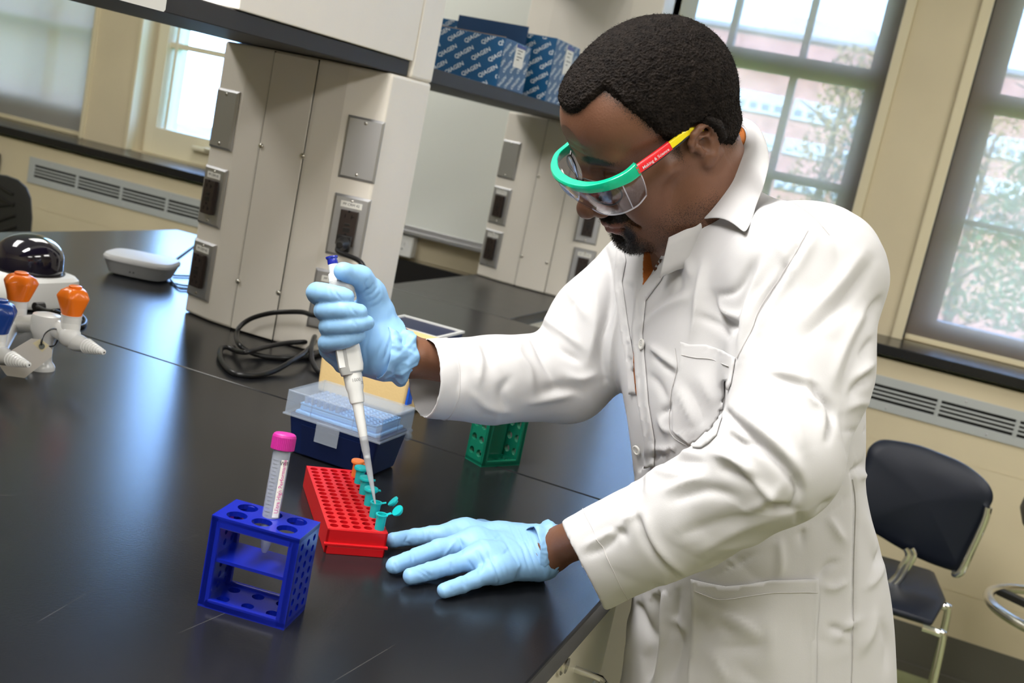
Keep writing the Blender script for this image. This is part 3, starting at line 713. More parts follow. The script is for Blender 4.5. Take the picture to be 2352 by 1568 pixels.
# ---- red 80-well rack with microtubes
M['red'] = mat('red_plastic', (.46, .005, .009), .32, sss=.0)
M['teal'] = frosted_mat('teal_plastic', (.30, .85, .86), (.01, .50, .52), .72, .25)
M['orange_tube'] = frosted_mat('orange_tube', (.95, .6, .35), (.75, .22, .05), .75, .25)
f0 = onz(745, 1268, B); f1 = onz(880, 1278, B)
u = _n(f1 - f0); v = np.array([-u[1], u[0], 0.]); RR = np.stack([u, v, np.array([0, 0, 1.])], 1)
Wd, Ln, Hh = .068, .205, .028
ce = (f0 + f1) / 2 + v * Ln / 2
t = thing('tube_rack', 'long low red plastic rack of round wells holding small capped tubes', 'tube rack', ce, RR)
g = G(); g.holed((0, 0, Hh), np.eye(3), 5, 16, .0128, .0122, .0049, .0015, .002, .004, 16, depth=.016)
part('well_plate', g, 'red', t, smooth=False)
g = G()
w, l = Wd / 2, Ln / 2
for (x0, x1, y0, y1) in ((-w, w, -l, -l + .003), (-w, w, l - .003, l), (-w, -w + .003, -l, l), (w - .003, w, -l, l)): g.bb((x0, y0, .0), (x1, y1, Hh - .0004))
g.bb((-w - .002, -l - .004, .0095), (w + .002, -l + .001, .0125)); g.bb((-w + .002, -l - .0035, 0), (w - .002, -l, .0095)); g.bb((-w, -l + .002, 0), (w, l - .002, .002))
part('skirt', g, 'red', t, smooth=False, bevel=.0006)
def microtube(label, loc, R, m, openlid=False, group='small tubes in the red rack'):
    t = thing('microtube', label, 'tube', loc, R, group)
    g = G(); r = .0052
    g.lathe([(.0042, -.013), (.0056, -.004), (.0058, .014), (.0070, .0145), (.0070, .016), (.0050, .016), (.0047, .010), (.003, -.011)], n=20, cap=True); part('tube_body', g, m, t)
    if openlid:
        g = G(); g.box((.0085, 0, .016), (.006, .004, .0008), euler(0, -.3, 0)); part('hinge', g, m, t)
        c = np.array([.0178, .0, .0205]); Rl = euler(0, -.9, 0)
        g = G(); g.lathe([(.0070, 0), (.0072, .0012), (.0068, .0022), (.0048, .0022), (.0046, .0048), (.0036, .0048), (.0036, .001)], c, Rl @ euler(math.pi, 0, 0), 20); part('cap', g, m, t)
    else:
        g = G(); g.lathe([(.0074, .0155), (.0086, .0162), (.0088, .0182), (.0080, .0195), (.0045, .0198)], n=20); g.box((.0085, 0, .0168), (.006, .0045, .0012)); part('cap', g, m, t)
    return t
zt_ = B + Hh + .001
spots = [((821, 1083), 'orange_tube', False, 'small orange capped tube, farthest in the red rack'),
         ((829, 1108), 'teal', False, 'small teal capped tube just in front of the orange one'),
         ((838, 1133), 'teal', False, 'small teal capped tube in the middle of the row, third from the back'),
         ((847, 1160), 'teal', False, 'small closed teal tube under the pipette tip'),
         ((864, 1192), 'teal', True, 'small open teal tube with raised lid, second from the front'),
         ((877, 1223), 'teal', True, 'small open teal tube with raised lid, nearest the gloved fingers')]
for (p, m_, op, lab) in spots:
    k = spots.index((p, m_, op, lab)); q = ce + RR @ np.array([.0256, ((14, 12, 9, 6, 3, 0)[k] - 7.5) * .0122, 0]); q[2] = zt_ + .001
    Rz = euler(0, 0, math.radians(28 if op else 5 + 12 * k)) if k < 5 else euler(0, 0, math.radians(52))
    microtube(lab, q, Rz, m_, op)

# ---- blue rack with the 15 ml tube
def rack(label, loc, R, W, D, H, m, top, side, mids=(), name='tube_rack', wall=.006):
    t = thing(name, label, 'tube rack', loc, R); w, d = W / 2, D / 2
    g = G(); nx, ny, r = top
    g.holed((0, 0, H), np.eye(3), nx, ny, (W - 2 * wall) / nx, (D - .004) / ny, r, .005, wall, .002, 16); part('top_plate', g, m, t, smooth=False)
    g = G(); g.holed((0, 0, .006), np.eye(3), nx, ny, (W - 2 * wall) / nx, (D - .004) / ny, r * .62, .006, wall, .002, 16); part('bottom_plate', g, m, t, smooth=False)
    nh, nv, rs = side
    for s in (-1, 1):
        g = G(); Rs = np.array([[0, 0, s], [s, 0, 0], [0, 1, 0]], float)
        g.holed((s * w, 0, (H + .001) / 2), Rs, nh, nv, (D - .006) / nh, (H - .014) / nv, rs, wall, .003, .0055, 16); part('end_wall', g, m, t, smooth=False)
        g = G()
        for s2 in (-1, 1): g.bb((s * w - (wall + .004 if s > 0 else 0), s2 * d - (.005 if s2 > 0 else 0), .001), (s * w + (wall + .004 if s < 0 else 0), s2 * d + (.005 if s2 < 0 else 0), H - .001))
        part('corner_post', g, m, t, smooth=False, bevel=.001)
    for z in mids: g = G(); g.bb((-w + wall, -d + .002, z - .0015), (w - wall, d - .002, z + .0015)); part('middle_shelf', g, m, t, smooth=False)
    g = G()
    for s2 in (-1, 1): g.bb((-w + wall, s2 * d - (.005 if s2 > 0 else 0), H - .011), (w - wall, s2 * d + (.005 if s2 < 0 else 0), H - .001)); g.bb((-w + wall, s2 * d - (.005 if s2 > 0 else 0), 0), (w - wall, s2 * d + (.005 if s2 < 0 else 0), .009))
    part('rim', g, m, t, smooth=False, bevel=.001)
    return t
M['blue_rack'] = mat('blue_rack', (.002, .011, .29), .25, coat=.3)
M['green_rack'] = mat('green_rack', (.003, .13, .075), .22, coat=.3)
b0 = onz(455, 1390, B); b1 = onz(650, 1447, B); b2 = onz(700, 1397, B)
u = _n((b1 - b0)); v = np.array([-u[1], u[0], 0.]); RB = np.stack([u, v, np.array([0, 0, 1.])], 1)
WB, DB, HB = .0875, .052, .091
cB = (b0 + b1) / 2 + v * DB / 2
rack('bright blue see-through plastic tube rack with one long tube standing in it', cB, RB, WB, DB, HB, 'blue_rack', (3, 2, .0098), (3, 7, .0034), (.048,))
# 15 ml tube leaning in the rack
M['clear_tube'] = frosted_mat('clear_tube', (.80, .82, .88), (.62, .66, .74), .34, .12)
M['magenta'] = mat('magenta_cap', (.42, .014, .22), .45)
tb = cB + RB @ np.array([.006, .012, .036]); 
pt, _ = None, None
q0 = ony(607, 1268, cB[1] + .004); q1 = ony(655, 995, cB[1] + .018)
ax = _n(q1 - q0); RT = frame(ax, (1, 0, 0)); Lt = np.linalg.norm(q1 - q0)
t = thing('centrifuge_tube', 'tall clear conical tube with magenta screw cap standing in the blue rack', 'tube', q0, RT)
g = G(); g.lathe([(.0022, 0), (.0034, .002), (.0082, .022), (.0084, Lt - .012), (.0078, Lt - .012), (.0074, .022), (.0028, .004)], n=28); part('tube_body', g, 'clear_tube', t)
g = G()
n = 40; prof = []
P = []
for z, rr in ((Lt - .0155, .0103), (Lt - .015, .0109), (Lt - .003, .0109), (Lt - .001, .0104), (Lt, .0092)): P.append((z, rr))
V = []
for z, rr in P:
    for i in range(n * 2): a = math.pi * i / n; q = rr * (1 + (.03 if (i % 2 and Lt - .0152 < z < Lt - .002) else 0)); V.append((q * math.cos(a), q * math.sin(a), z))
k = n * 2; g.add(V, [[j * k + i, j * k + (i + 1) % k, (j + 1) * k + (i + 1) % k, (j + 1) * k + i] for j in range(len(P) - 1) for i in range(k)] + [list(range(k))[::-1], [(len(P) - 1) * k + i for i in range(k)]])
part('screw_cap', g, 'magenta', t, auto=20)
# label strip and graduations wrapped on the tube wall, facing the photographer
vd = RT.T @ (CAM - q0); a0 = math.atan2(vd[1], vd[0])
def wrap(g, pts, rr, phi, faces):
    V = [((rr) * math.cos(phi + x / rr), rr * math.sin(phi + x / rr), z) for x, z in pts]; g.add(V, faces)
g = G(); phi = a0 + .55
xs = np.linspace(-.0035, .0035, 6)
pts = [(x, z) for z in (.036, Lt - .024) for x in xs]; wrap(g, pts, .00855, phi, [[i, i + 1, 7 + i, 6 + i] for i in range(5)]); lb = part('label', g, 'paper', t)
g = G(); V, F = text_geo('Ultra High Performance', .0062, .006); V2 = [(-y_, x_) for x_, y_, _ in V]; zc = .066
wrap(g, [(x, z * .86 + zc) for x, z in V2], .0087, phi, F); part('printed_text', g, mat('magenta_ink', (.65, .05, .35), .6), lb, smooth=False)
g = G(); V, F = text_geo('VWR', .0052, .02); wrap(g, [(x * .8, z + Lt - .0275) for x, z, _ in V], .0087, phi, F); part('printed_mark', g, 'ink', lb, smooth=False)
g = G(); phi2 = a0 - .55
for i in range(18):
    z = .03 + i * (Lt - .052) / 18; wl = .0032 if i % 2 else .0022
    xs = np.linspace(-wl, wl, 4); pts = [(x, z + q) for q in (0, .0005) for x in xs]; wrap(g, pts, .00855, phi2, [[j, j + 1, 5 + j, 4 + j] for j in range(3)])
part('graduation_marks', g, mat('grad_ink', (.16, .17, .20), .6), t, smooth=False)

# ---- green rack behind the sleeve
p1, p2, p3 = onz(1057, 1057, B), onz(1105, 1073, B), onz(1193, 1068, B)
u = _n(p3 - p2); v = np.array([-u[1], u[0], 0.]); D2 = .040
cg = (p2 + p3) / 2 + v * D2 / 2; W2 = np.linalg.norm(p3 - p2)
rack('small see-through green tube rack on the bench under the outstretched sleeve', cg, np.stack([u, v, np.array([0, 0, 1.])], 1), W2, D2, .098, 'green_rack', (3, 2, .008), (2, 4, .0055), ())
gr = [o for o in COL.objects if o.get('label', '').startswith('small see-through green')][0]
g = G(); g.bb((-.012, -.002, .006), (.014, .002, .094)); g.holed((-.026, D2 / 2 - .004, .05), np.array([[1, 0, 0], [0, 0, -1.], [0, 1, 0]]), 1, 4, .018, .021, .0055, .003, 0, 0, 16); g.holed((.026, D2 / 2 - .004, .05), np.array([[1, 0, 0], [0, 0, -1.], [0, 1, 0]]), 1, 4, .018, .021, .0055, .003, 0, 0, 16)
part('back_wall', g, 'green_rack', gr, smooth=False)

# ---- navy tip box with clear lid
M['navy_box'] = mat('navy_box', (.003, .010, .055), .38, bump=.1, bscale=500)
M['pale_blue'] = mat('pale_blue', (.25, .50, .80), .45)
M['clear_lid'] = frosted_mat('clear_lid', (.90, .93, .97), (.66, .72, .80), .17, .10)
t = thing('tip_box', 'navy blue pipette tip box with clear hinged lid and light blue tray', 'tip box', (-.683, 1.345, B))
L = np.array([-.683, 1.345, B])
def frust(g, x0, x1, y0, y1, z0, z1, ins, mi=0):
    V = [(x0 + ins, y0 + ins, z0), (x1 - ins, y0 + ins, z0), (x1 - ins, y1 - ins, z0), (x0 + ins, y1 - ins, z0), (x0, y0, z1), (x1, y0, z1), (x1, y1, z1), (x0, y1, z1)]
    return g.add(V, [[0, 3, 2, 1], [0, 1, 5, 4], [1, 2, 6, 5], [2, 3, 7, 6], [3, 0, 4, 7], [4, 5, 6, 7]], mi)
g = G(); frust(g, -.070, .070, -.045, .045, 0, .058, .008); part('base', g, 'navy_box', t, smooth=False, bevel=.004, bseg=3)
g = G()
g.add([(-.045, -.0395, .004), (.045, -.0395, .004), (.047, -.0457, .046), (-.047, -.0457, .046)], [[0, 1, 2, 3]])
part('recessed_panel', g, mat('navy_dark', (.002, .007, .04), .4), t, smooth=False); sheet_solid(kids(t)[-1], .0012)
g = G(); g.bb((-.064, -.040, .056), (.064, .040, .062)); g.bb((-.060, -.036, .062), (.060, .036, .070)); part('tray_rim', g, 'pale_blue', t, smooth=False, bevel=.002)
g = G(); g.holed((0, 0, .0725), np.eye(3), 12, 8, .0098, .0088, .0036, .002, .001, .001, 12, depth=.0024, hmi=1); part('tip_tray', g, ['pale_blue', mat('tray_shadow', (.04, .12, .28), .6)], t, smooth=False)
g = G()
tips = [(i, j) for i in range(12) for j in range(8) if i < 6 and (j < 7)]
for (i, j) in tips[:90]:
    x, y = (i - 5.5) * .0098, (j - 3.5) * .0088
    gg = G(); gg.lathe([(.0030, .0726), (.0033, .0792), (.0036, .0792), (.0036, .0808), (.0030, .0808), (.0026, .074)], (x, y, 0), n=10); part('pipette_tip', gg, frosted_mat('tip_clear', (.9, .93, 1), (.6, .72, .85), .4) if 'tip_clear' not in M else M['tip_clear'], t)
    M.setdefault('tip_clear', bpy.data.materials['tip_clear'])
# thin-walled lid
def shell_box(g, x0, x1, y0, y1, z0, z1, th, ins=0):
    for (a, b, c, d) in ((x0, x1, y0, y0 + th), (x0, x1, y1 - th, y1), (x0, x0 + th, y0 + th, y1 - th), (x1 - th, x1, y0 + th, y1 - th)): g.bb((a, c, z0), (b, d, z1))
    g.bb((x0, y0, z1), (x1, y1, z1 + th))
g = G(); shell_box(g, -.075, .073, -.048, .048, .055, .086, .0012); g.bb((-.077, -.050, .054), (.075, -.048, .0565)); g.bb((.073, -.050, .054), (.075, .05, .0565)); g.bb((-.077, -.05, .054), (-.075, .05, .0565))
for x in (-.035, .03): g.bb((x - .001, -.0487, .057), (x + .001, -.048, .086))
for x in (.0,): g.bb((.073, x - .001, .057), (.0738, x + .001, .086))
for (a, b, c, d) in ((-.075, .073, -.048, -.046), (-.075, .073, .046, .048), (-.075, -.073, -.048, .048), (.071, .073, -.048, .048)): g.bb((a, c, .0872), (b, d, .0888))
part('lid', g, 'clear_lid', t, smooth=False, bevel=.0006)
g = G(); g.bb((-.022, -.0515, .030), (.014, -.0500, .058)); part('latch', g, 'clear_lid', t, smooth=False, bevel=.0006)
g = G(); g.cyl((.072, .040, .046), (.072, .048, .046), .005, n=14); g.bb((.070, .040, .046), (.0745, .048, .058)); part('hinge', g, 'clear_lid', t)

# ---- cream foam box and the shallow box behind it
M['foam'] = mat('foam_cream', (.72, .52, .24), .7, bump=.15, bscale=250, var=.05)
P00 = ony(727, 880, 1.62); P10 = ony(925, 925, 1.62)
fw_ = P10[0] - P00[0]
t = thing('foam_box', 'yellowish cream box with a blue label behind the clear lidded tip box', 'box', ((P00[0] + P10[0]) / 2, 1.67, B))
ztop = ony(985, 775, 1.74)[2] - B
g = G(); frust(g, -fw_ / 2 - .004, fw_ / 2 + .004, -.05, .07, 0, ztop, .004); part('body', g, 'foam', t, smooth=False, bevel=.006, bseg=3)
g = G(); g.bb((fw_ / 2 + .0005, -.042, .02), (fw_ / 2 + .0042, -.024, ztop - .012)); part('blue_label', g, mat('label_blue', (.01, .09, .55), .4), t, smooth=False)
g = G(); g.bb((-fw_ / 2 - .006, -.052, ztop), (fw_ / 2 + .006, .072, ztop + .004)); part('rim', g, 'foam', t, smooth=False, bevel=.0015)
q = ony(1000, 775, 1.86)
t = thing('shallow_box', 'shallow navy box with white rim mostly hidden behind the cream box', 'box', (q[0] - .03, 1.93, B))
hz = q[2] - B
g = G(); g.bb((-.10, -.06, 0), (.03, .06, hz - .003)); part('body', g, 'navy_box', t, smooth=False, bevel=.003)
g = G()
for (a, b, c, d) in ((-.102, .032, -.062, -.056), (-.102, .032, .056, .062), (-.102, -.096, -.056, .056), (.026, .032, -.056, .056)): g.bb((a, c, hz - .004), (b, d, hz))
part('rim', g, 'white_plastic', t, smooth=False)

# ---- power cord, black, looped on the bench
def pl(px, py, y): return ony(px, py, y)
def cord(name, label, pts, r, m='cable', nn=8, closed=False, cat='cable', group=None):
    g = G(); g.tube(smooth_curve(pts, nn, closed), r, 10, closed=closed); o = part(name, g, m, None); return tag(o, label, cat, group)
zc = B + .0048
oP, RP = on_face(796, 556, *FR)
nP = RP[:, 2]
pts = [oP + nP * .045, oP + nP * .062 + np.array([0, 0, -.012]), pl(826, 600, 1.80), pl(842, 640, 1.79), pl(838, 690, 1.775), pl(780, 722, 1.77),
       pl(723, 724, 1.775), pl(697, 717, 1.79), pl(664, 716, 1.80), pl(621, 719, 1.80), pl(578, 731, 1.80), pl(552, 749, 1.79), pl(543, 768, 1.77)]
pts += [onz(x, y, z) for x, y, z in ((549, 790, zc + .012), (571, 807, zc + .004), (601, 817, zc), (643, 822, zc), (675, 821, zc), (710, 818, zc), (745, 800, zc + .004), (760, 786, zc + .008), (745, 780, zc + .012), (713, 784, zc + .012), (664, 787, zc + .010), (621, 794, zc + .010), (578, 805, zc + .014), (562, 809, zc + .013), (541, 805, zc + .004), (521, 797, zc + .004),
        (508, 801, zc + .003), (506, 818, zc + .002), (515, 838, zc), (534, 855, zc), (567, 862, zc), (597, 861, zc), (632, 851, zc + .002), (664, 833, zc + .010), (697, 812, zc + .016), (719, 790, zc + .016), (729, 772, zc + .02), (728, 765, zc + .024), (721, 777, zc + .026), (715, 799, zc + .02), (716, 825, zc + .008), (723, 842, zc + .002), (733, 853, zc), (760, 862, zc), (800, 850, zc), (850, 800, zc))]
cord('power_cord', 'thick black power cord plugged into the column and looped on the bench', pts, .0047)
pc = COL.objects[-1]
pc = [o for o in COL.objects if o.name.startswith('power_cord')][0]
g = G(); Rp = frame(nP, (0, 0, 1)); g.lathe([(.012, .020), (.0135, .030), (.012, .040), (.008, .046), (.0062, .060)], oP, Rp, 18); g.box(oP + nP * .026, (.030, .026, .012), Rp); part('plug', g, 'black_plastic', pc, bevel=.001)

# ---- grey speakerphone-like unit and its thin cables
c = onz(322, 634, B)
t = thing('desk_device', 'low rounded grey and white electronic unit lying on the bench near the far edge', 'electronic device', (c[0], c[1], B), euler(0, 0, .35))
def rpoly(rx, ry, n, e):
    return [(rx * abs(math.cos(a)) ** e * math.copysign(1, math.cos(a)), ry * abs(math.sin(a)) ** e * math.copysign(1, math.sin(a))) for a in np.linspace(0, 2 * math.pi, n, endpoint=False)]
def loftrings(g, rings, cap=True, mi=0):
    n = len(rings[0]); V = [p for r in rings for p in r]; F = [[j * n + i, j * n + (i + 1) % n, (j + 1) * n + (i + 1) % n, (j + 1) * n + i] for j in range(len(rings) - 1) for i in range(n)]
    if cap: F += [list(range(n))[::-1], [(len(rings) - 1) * n + i for i in range(n)]]
    return g.add(V, F, mi)
g = G(); loftrings(g, [[(x, y, z) for x, y in rpoly(a, a * .82, 40, .52)] for a, z in ((.050, 0), (.064, .005), (.076, .034))]); part('lower_shell', g, mat('device_grey', (.20, .20, .20), .5), t)
g = G(); loftrings(g, [[(x, y, z) for x, y in rpoly(a, a * .82, 40, .52)] for a, z in ((.0775, .034), (.0785, .040), (.075, .046), (.05, .049))]); part('upper_shell', g, mat('device_light', (.36, .36, .355), .45), t)
g = G()
for x in (-.004, .004): g.ball((x, -.0600, .016), (.0016, .0012, .0016), nu=8, nv=6)
part('socket_hole', g, 'black_hole', t)
for k, pp in enumerate([[(388, 606), (420, 583), (447, 563), (470, 545)], [(398, 632), (420, 633), (445, 633), (475, 630)], [(392, 648), (415, 654), (440, 656), (475, 652)], [(392, 642), (410, 661), (430, 664), (470, 664)]]):
    cord('thin_cable', ['slanting thin black cable between the grey unit and the column, topmost', 'straight thin black cable just below the slanting one', 'thin black cable bowing gently behind the grey unit', 'lowest thin black cable sagging behind the grey unit'][k], [onz(x, y, B + .003) for x, y in pp], .0022, group='thin cables behind the column')

# ---- mini centrifuge with dark dome
cc = np.array([-1.530, 1.618])
t = thing('mini_centrifuge', 'small white centrifuge with a glossy dark dome lid behind the gas taps', 'centrifuge', (cc[0], cc[1], B), euler(0, 0, -.1))
g = G(); loftrings(g, [[(x, y, z) for x, y in rpoly(a, a * .92, 44, .42)] for a, z in ((.078, .004), (.080, .012), (.076, .052), (.070, .058))]); part('base', g, 'white_plastic', t)
g = G(); loftrings(g, [[(x, y, z) for x, y in rpoly(a, a * .92, 44, .42)] for a, z in ((.072, 0), (.076, .004))]); part('foot', g, 'black_plastic', t)
g = G(); g.lathe([(.058, .056), (.0595, .066), (.059, .085)] + [(.059 * math.cos(a), .085 + .042 * math.sin(a)) for a in np.linspace(.15, 1.5, 9)], n=40)
M['dome'] = mat('dark_dome', (.008, .006, .014), .06, coat=1.0); part('dome_lid', g, 'dome', t)
g = G(); g.lathe([(.064, .0565), (.064, .060), (.058, .060)], n=40); part('seal_ring', g, 'black_plastic', t)
q = np.linalg.inv(np.array(t.matrix_world)[:3, :3]) @ (ony(86, 704, 1.545) - np.array([cc[0], cc[1], B]))
g = G(); g.cyl(q + np.array([0, .012, 0]), q + np.array([0, -.006, 0]), .008, n=16); part('cable_boot', g, 'black_plastic', t)
cord('centrifuge_cord', 'black cord leaving the white centrifuge and curling behind the orange tap', [ony(86, 704, 1.535), ony(105, 712, 1.52), ony(128, 715, 1.51), onz(150, 722, B + .02), onz(180, 722, B + .008), onz(196, 735, B + .004), onz(190, 748, B + .004), onz(160, 750, B + .004), onz(110, 735, B + .004), onz(40, 722, B + .004)], .0034)
_cc = [o for o in COL.objects if o.name.startswith('centrifuge_cord')][0]; _cc.name = 'cord'; bpy.context.view_layer.update(); _cc.parent = t; _cc.matrix_parent_inverse = t.matrix_world.inverted()
for _k in ('label', 'category'): del _cc[_k]

# ---- gas turret with four taps
t = thing('gas_turret', 'white laboratory gas turret with orange and blue tap knobs and hose nozzles', 'gas tap', onz(92, 846, B))
L = np.array(t.matrix_world.translation); DT = proj(L)[1][0]
up = np.array([0, 0, 1.])
g = G(); g.lathe([(.021, 0), (.021, .004), (.019, .008), (.0155, .012), (.0145, .018), (.0145, .045), (.0175, .052), (.021, .060), (.0215, .078), (.0195, .084), (.008, .087)], n=32); part('pedestal', g, 'white_gloss', t)
def knob(par, c, r0, r1, h, m, rot, axis=up):
    Rk = frame(axis, (math.cos(rot), math.sin(rot), 0)); n = 5; rings = []
    for rr, z, puff in ((r1 * .95, 0, 0), (r1, .002, .02), (r0 * .98, h * .60, .24), (r0, h * .66, .26), (r0 * .97, h * .70, .25), (r0 * .80, h * .86, .14), (r0 * .5, h * .96, .02)):
        ring = []
        for i in range(40):
            a = 2 * math.pi * i / 40; f = 1 - puff * (.5 - .5 * math.cos(n * a)) ** .8
            ring.append(c + Rk @ np.array([rr * f * math.cos(a), rr * f * math.sin(a), z]))
        rings.append(ring)
    g = G(); loftrings(g, rings); g.lathe([(r0 * .38, 0), (r0 * .38, .0035), (r0 * .32, .0045)], c + Rk @ np.array([0, 0, h * .95]), Rk, 20); g.xf(o=-L)
    return part('knob', g, m, par, auto=50)
def tap(cpx, cpy, d, kpx, kpy, npx0, npy0, npx1, npy1, dn, m, r0, kh, from_c, rot):
    c = dep(cpx, cpy, d); kb = dep(kpx, kpy, d)
    g = G(); g.tube(smooth_curve([from_c, (from_c + c) / 2, c], 5), .0135, 18); g.ball(c, .0165, nu=20, nv=14); g.cyl(c, kb - up * .012, .0135, .0145, n=24)
    g.lathe([(.0148, 0), (.0148, .011), (.0155, .0115), (.0155, .0125)], kb - up * .0125, None, 24); g.xf(o=-L)
    e = part('tap_body', g, 'white_gloss', t)
    if npx0 is not None:
        a, b = dep(npx0, npy0, d - .004), dep(npx1, npy1, dn); ax_ = b - a; Lb = np.linalg.norm(ax_); prof = [(.0135, -.012), (.013, 0)]
        k = 9
        for i in range(k): z0_ = Lb * (.25 + .75 * i / k); r_ = .0115 - .0085 * i / k; prof += [(r_ * .90, z0_), (r_, z0_ + Lb * .07)]
        prof += [(.0022, Lb)]
        g = G(); g.lathe(prof, a, frame(ax_), 20); g.xf(o=-L); part('hose_nozzle', g, 'white_gloss', e, auto=60)
        g = G(); g.cyl(b, b + _n(ax_) * .0006, .0011, n=10); g.xf(o=-L); part('nozzle_bore', g, 'black_hole', e)
    knob(t, kb, r0, r0 * .62, kh, m, rot)
hub = L + np.array([0, 0, .072])
tap(160, 772, DT - .02, 165, 722, 182, 788, 239, 809, DT - .06, 'orange', .0245, .042, hub, .2)
tap(38, 745, DT + .05, 42, 688, None, 0, 0, 0, 0, 'orange', .0270, .042, hub, .9)
tap(-12, 812, DT - .10, -8, 762, 8, 818, 67, 838, DT - .14, 'navy_knob', .0270, .046, dep(22, 752, DT + .035), .0)
# paper tag tied to the turret
tp = [(25, 805), (72, 777), (95, 780), (120, 803), (119, 818), (38, 883), (13, 859), (-8, 830)]
def tagpt(x, y, o=0): return dep(x, y, DT - .065 + (x - 60) * .00012 + (y - 830) * .0001 - o)
t2 = thing('paper_tag', 'pinkish grey paper tag tied with black twine to the gas turret', 'tag', tagpt(60, 830)); L2 = np.array(t2.matrix_world.translation)
g = G(); g.add([tagpt(*p) for p in tp], [list(range(len(tp)))]); g.xf(o=-L2); sheet_solid(part('card', g, 'tag_paper', t2, smooth=False), .0006)
g = G(); g.add([tagpt(x, y, .0006) for x, y in [(75, 788), (92, 778), (113, 793), (97, 808)]], [[0, 1, 2, 3]]); g.xf(o=-L2); sheet_solid(part('reinforcement', g, mat('cream_patch', (.72, .64, .42), .8), t2, smooth=False), .0005)
g = G(); c = tagpt(96, 795, .001); g.cyl(c, c + (CAM - c) * .0008, .0042, n=16); g.xf(o=-L2); part('eyelet', g, mat('eyelet', (.1, .11, .1), .6), t2)
g = G(); g.tube(smooth_curve([tagpt(96, 795, -.004), tagpt(95, 785, .006), dep(103, 766, DT - .06), dep(122, 755, DT - .05), dep(136, 762, DT + .0), dep(128, 790, DT - .03), dep(112, 796, DT - .055), tagpt(98, 796, -.002)], 8), .0013, 8); g.xf(o=-L2); part('twine', g, 'cable', t2)

# ================================================================== chairs
M['navy_seat'] = mat('navy_seat', (.004, .007, .018), .5, bump=.15, bscale=700)
def chairpt(px, py, y): return ony(px, py, y)
YC = 2.95
t = thing('side_chair', 'navy blue chair with chrome frame behind the white lab coat', 'chair', (chairpt(2100, 1200, YC)[0], YC, 0))
L = np.array(t.matrix_world.translation)
out = [(1985, 1060), (1996, 1028), (2022, 1010), (2060, 1012), (2110, 1022), (2160, 1040), (2210, 1062), (2250, 1090), (2275, 1118), (2281, 1145), (2270, 1172), (2240, 1245), (2212, 1305), (2200, 1313), (2160, 1302), (2110, 1282), (2060, 1255), (2010, 1225), (1960, 1195), (1962, 1130)]
out = [tuple(p[:2]) for p in smooth_curve([(a, b, 0) for a, b in out], 4, closed=True)]
oc = np.mean(out, 0); rings = []
for s, dy in ((0.02, -.030), (.5, -.026), (.85, -.014), (.97, -.004), (1.0, .006), (.97, .016), (.85, .012), (.5, .0), (.02, -.004)):
    rings.append([chairpt(oc[0] + (x - oc[0]) * s, oc[1] + (y - oc[1]) * s, YC - .04 * ((x - 2120) / 150) ** 2 * s * s + dy + .03) for x, y in out])
g = G(); loftrings(g, rings); g.xf(o=-L); part('backrest', g, 'navy_seat', t, auto=60)
g = G(); g.tube(smooth_curve([chairpt(2270, 1165, YC - .02), chairpt(2262, 1195, YC - .02), chairpt(2235, 1255, YC - .015), chairpt(2207, 1312, YC - .01), chairpt(2190, 1316, YC)], 6), .010, 12); g.xf(o=-L); part('back_frame', g, 'chrome', t)
seatz = ony(2170, 1388, YC + .02)[2]
A = ony(2170, 1388, YC + .02)
g = G(); 
sp = [(A[0] - .42, YC - .20), (A[0] - .40, YC + .20), (A[0] - .03, YC + .22), (A[0] + .0, YC + .02), (A[0] - .03, YC - .18)]
rings = [[(x, y, A[2] + .0 + dz) for x, y in [((p[0] - A[0] + .2) * k + A[0] - .2, (p[1] - YC) * k + YC) for p in sp]] for k, dz in ((.93, -.004), (1.0, .004), (1.0, .014), (.9, .024), (.4, .020))]
loftrings(g, rings); g.xf(o=-L); part('seat', g, 'navy_seat', t, auto=60, bevel=.004)
for k, (dx, dy) in enumerate(((.012, .02), (.0, -.19), (-.44, -.19), (-.42, .20))):
    tx, ty = A[0] + dx, YC + dy
    g = G(); g.tube(smooth_curve([(tx - .05 * (1 if k < 2 else -1), ty, A[2] - .004), (tx - .012 * (1 if k < 2 else -1), ty, A[2] - .006), (tx, ty, A[2] - .02), (tx + .012, ty, A[2] * .5), (tx + .025 * (1 if k < 2 else -1), ty, .012)], 6), .0095, 12); g.xf(o=-L); lg = part('leg', g, 'chrome', t)
    g = G(); g.cyl((tx + .025 * (1 if k < 2 else -1), ty, 0.0), (tx + .025 * (1 if k < 2 else -1), ty, .014), .013, n=14); g.xf(o=-L); part('foot_cap', g, 'black_plastic', lg)
for dx in (0, 14):
    g = G(); g.tube(smooth_curve([chairpt(2080 + dx, 1258, YC), chairpt(2086 + dx, 1275, YC), chairpt(2072 + dx, 1300, YC), chairpt(2058 + dx, 1325, YC), (chairpt(2040 + dx, 1340, YC)[0], YC, A[2] + .01)], 6), .008, 12); g.xf(o=-L); part('back_bracket', g, 'chrome', t)
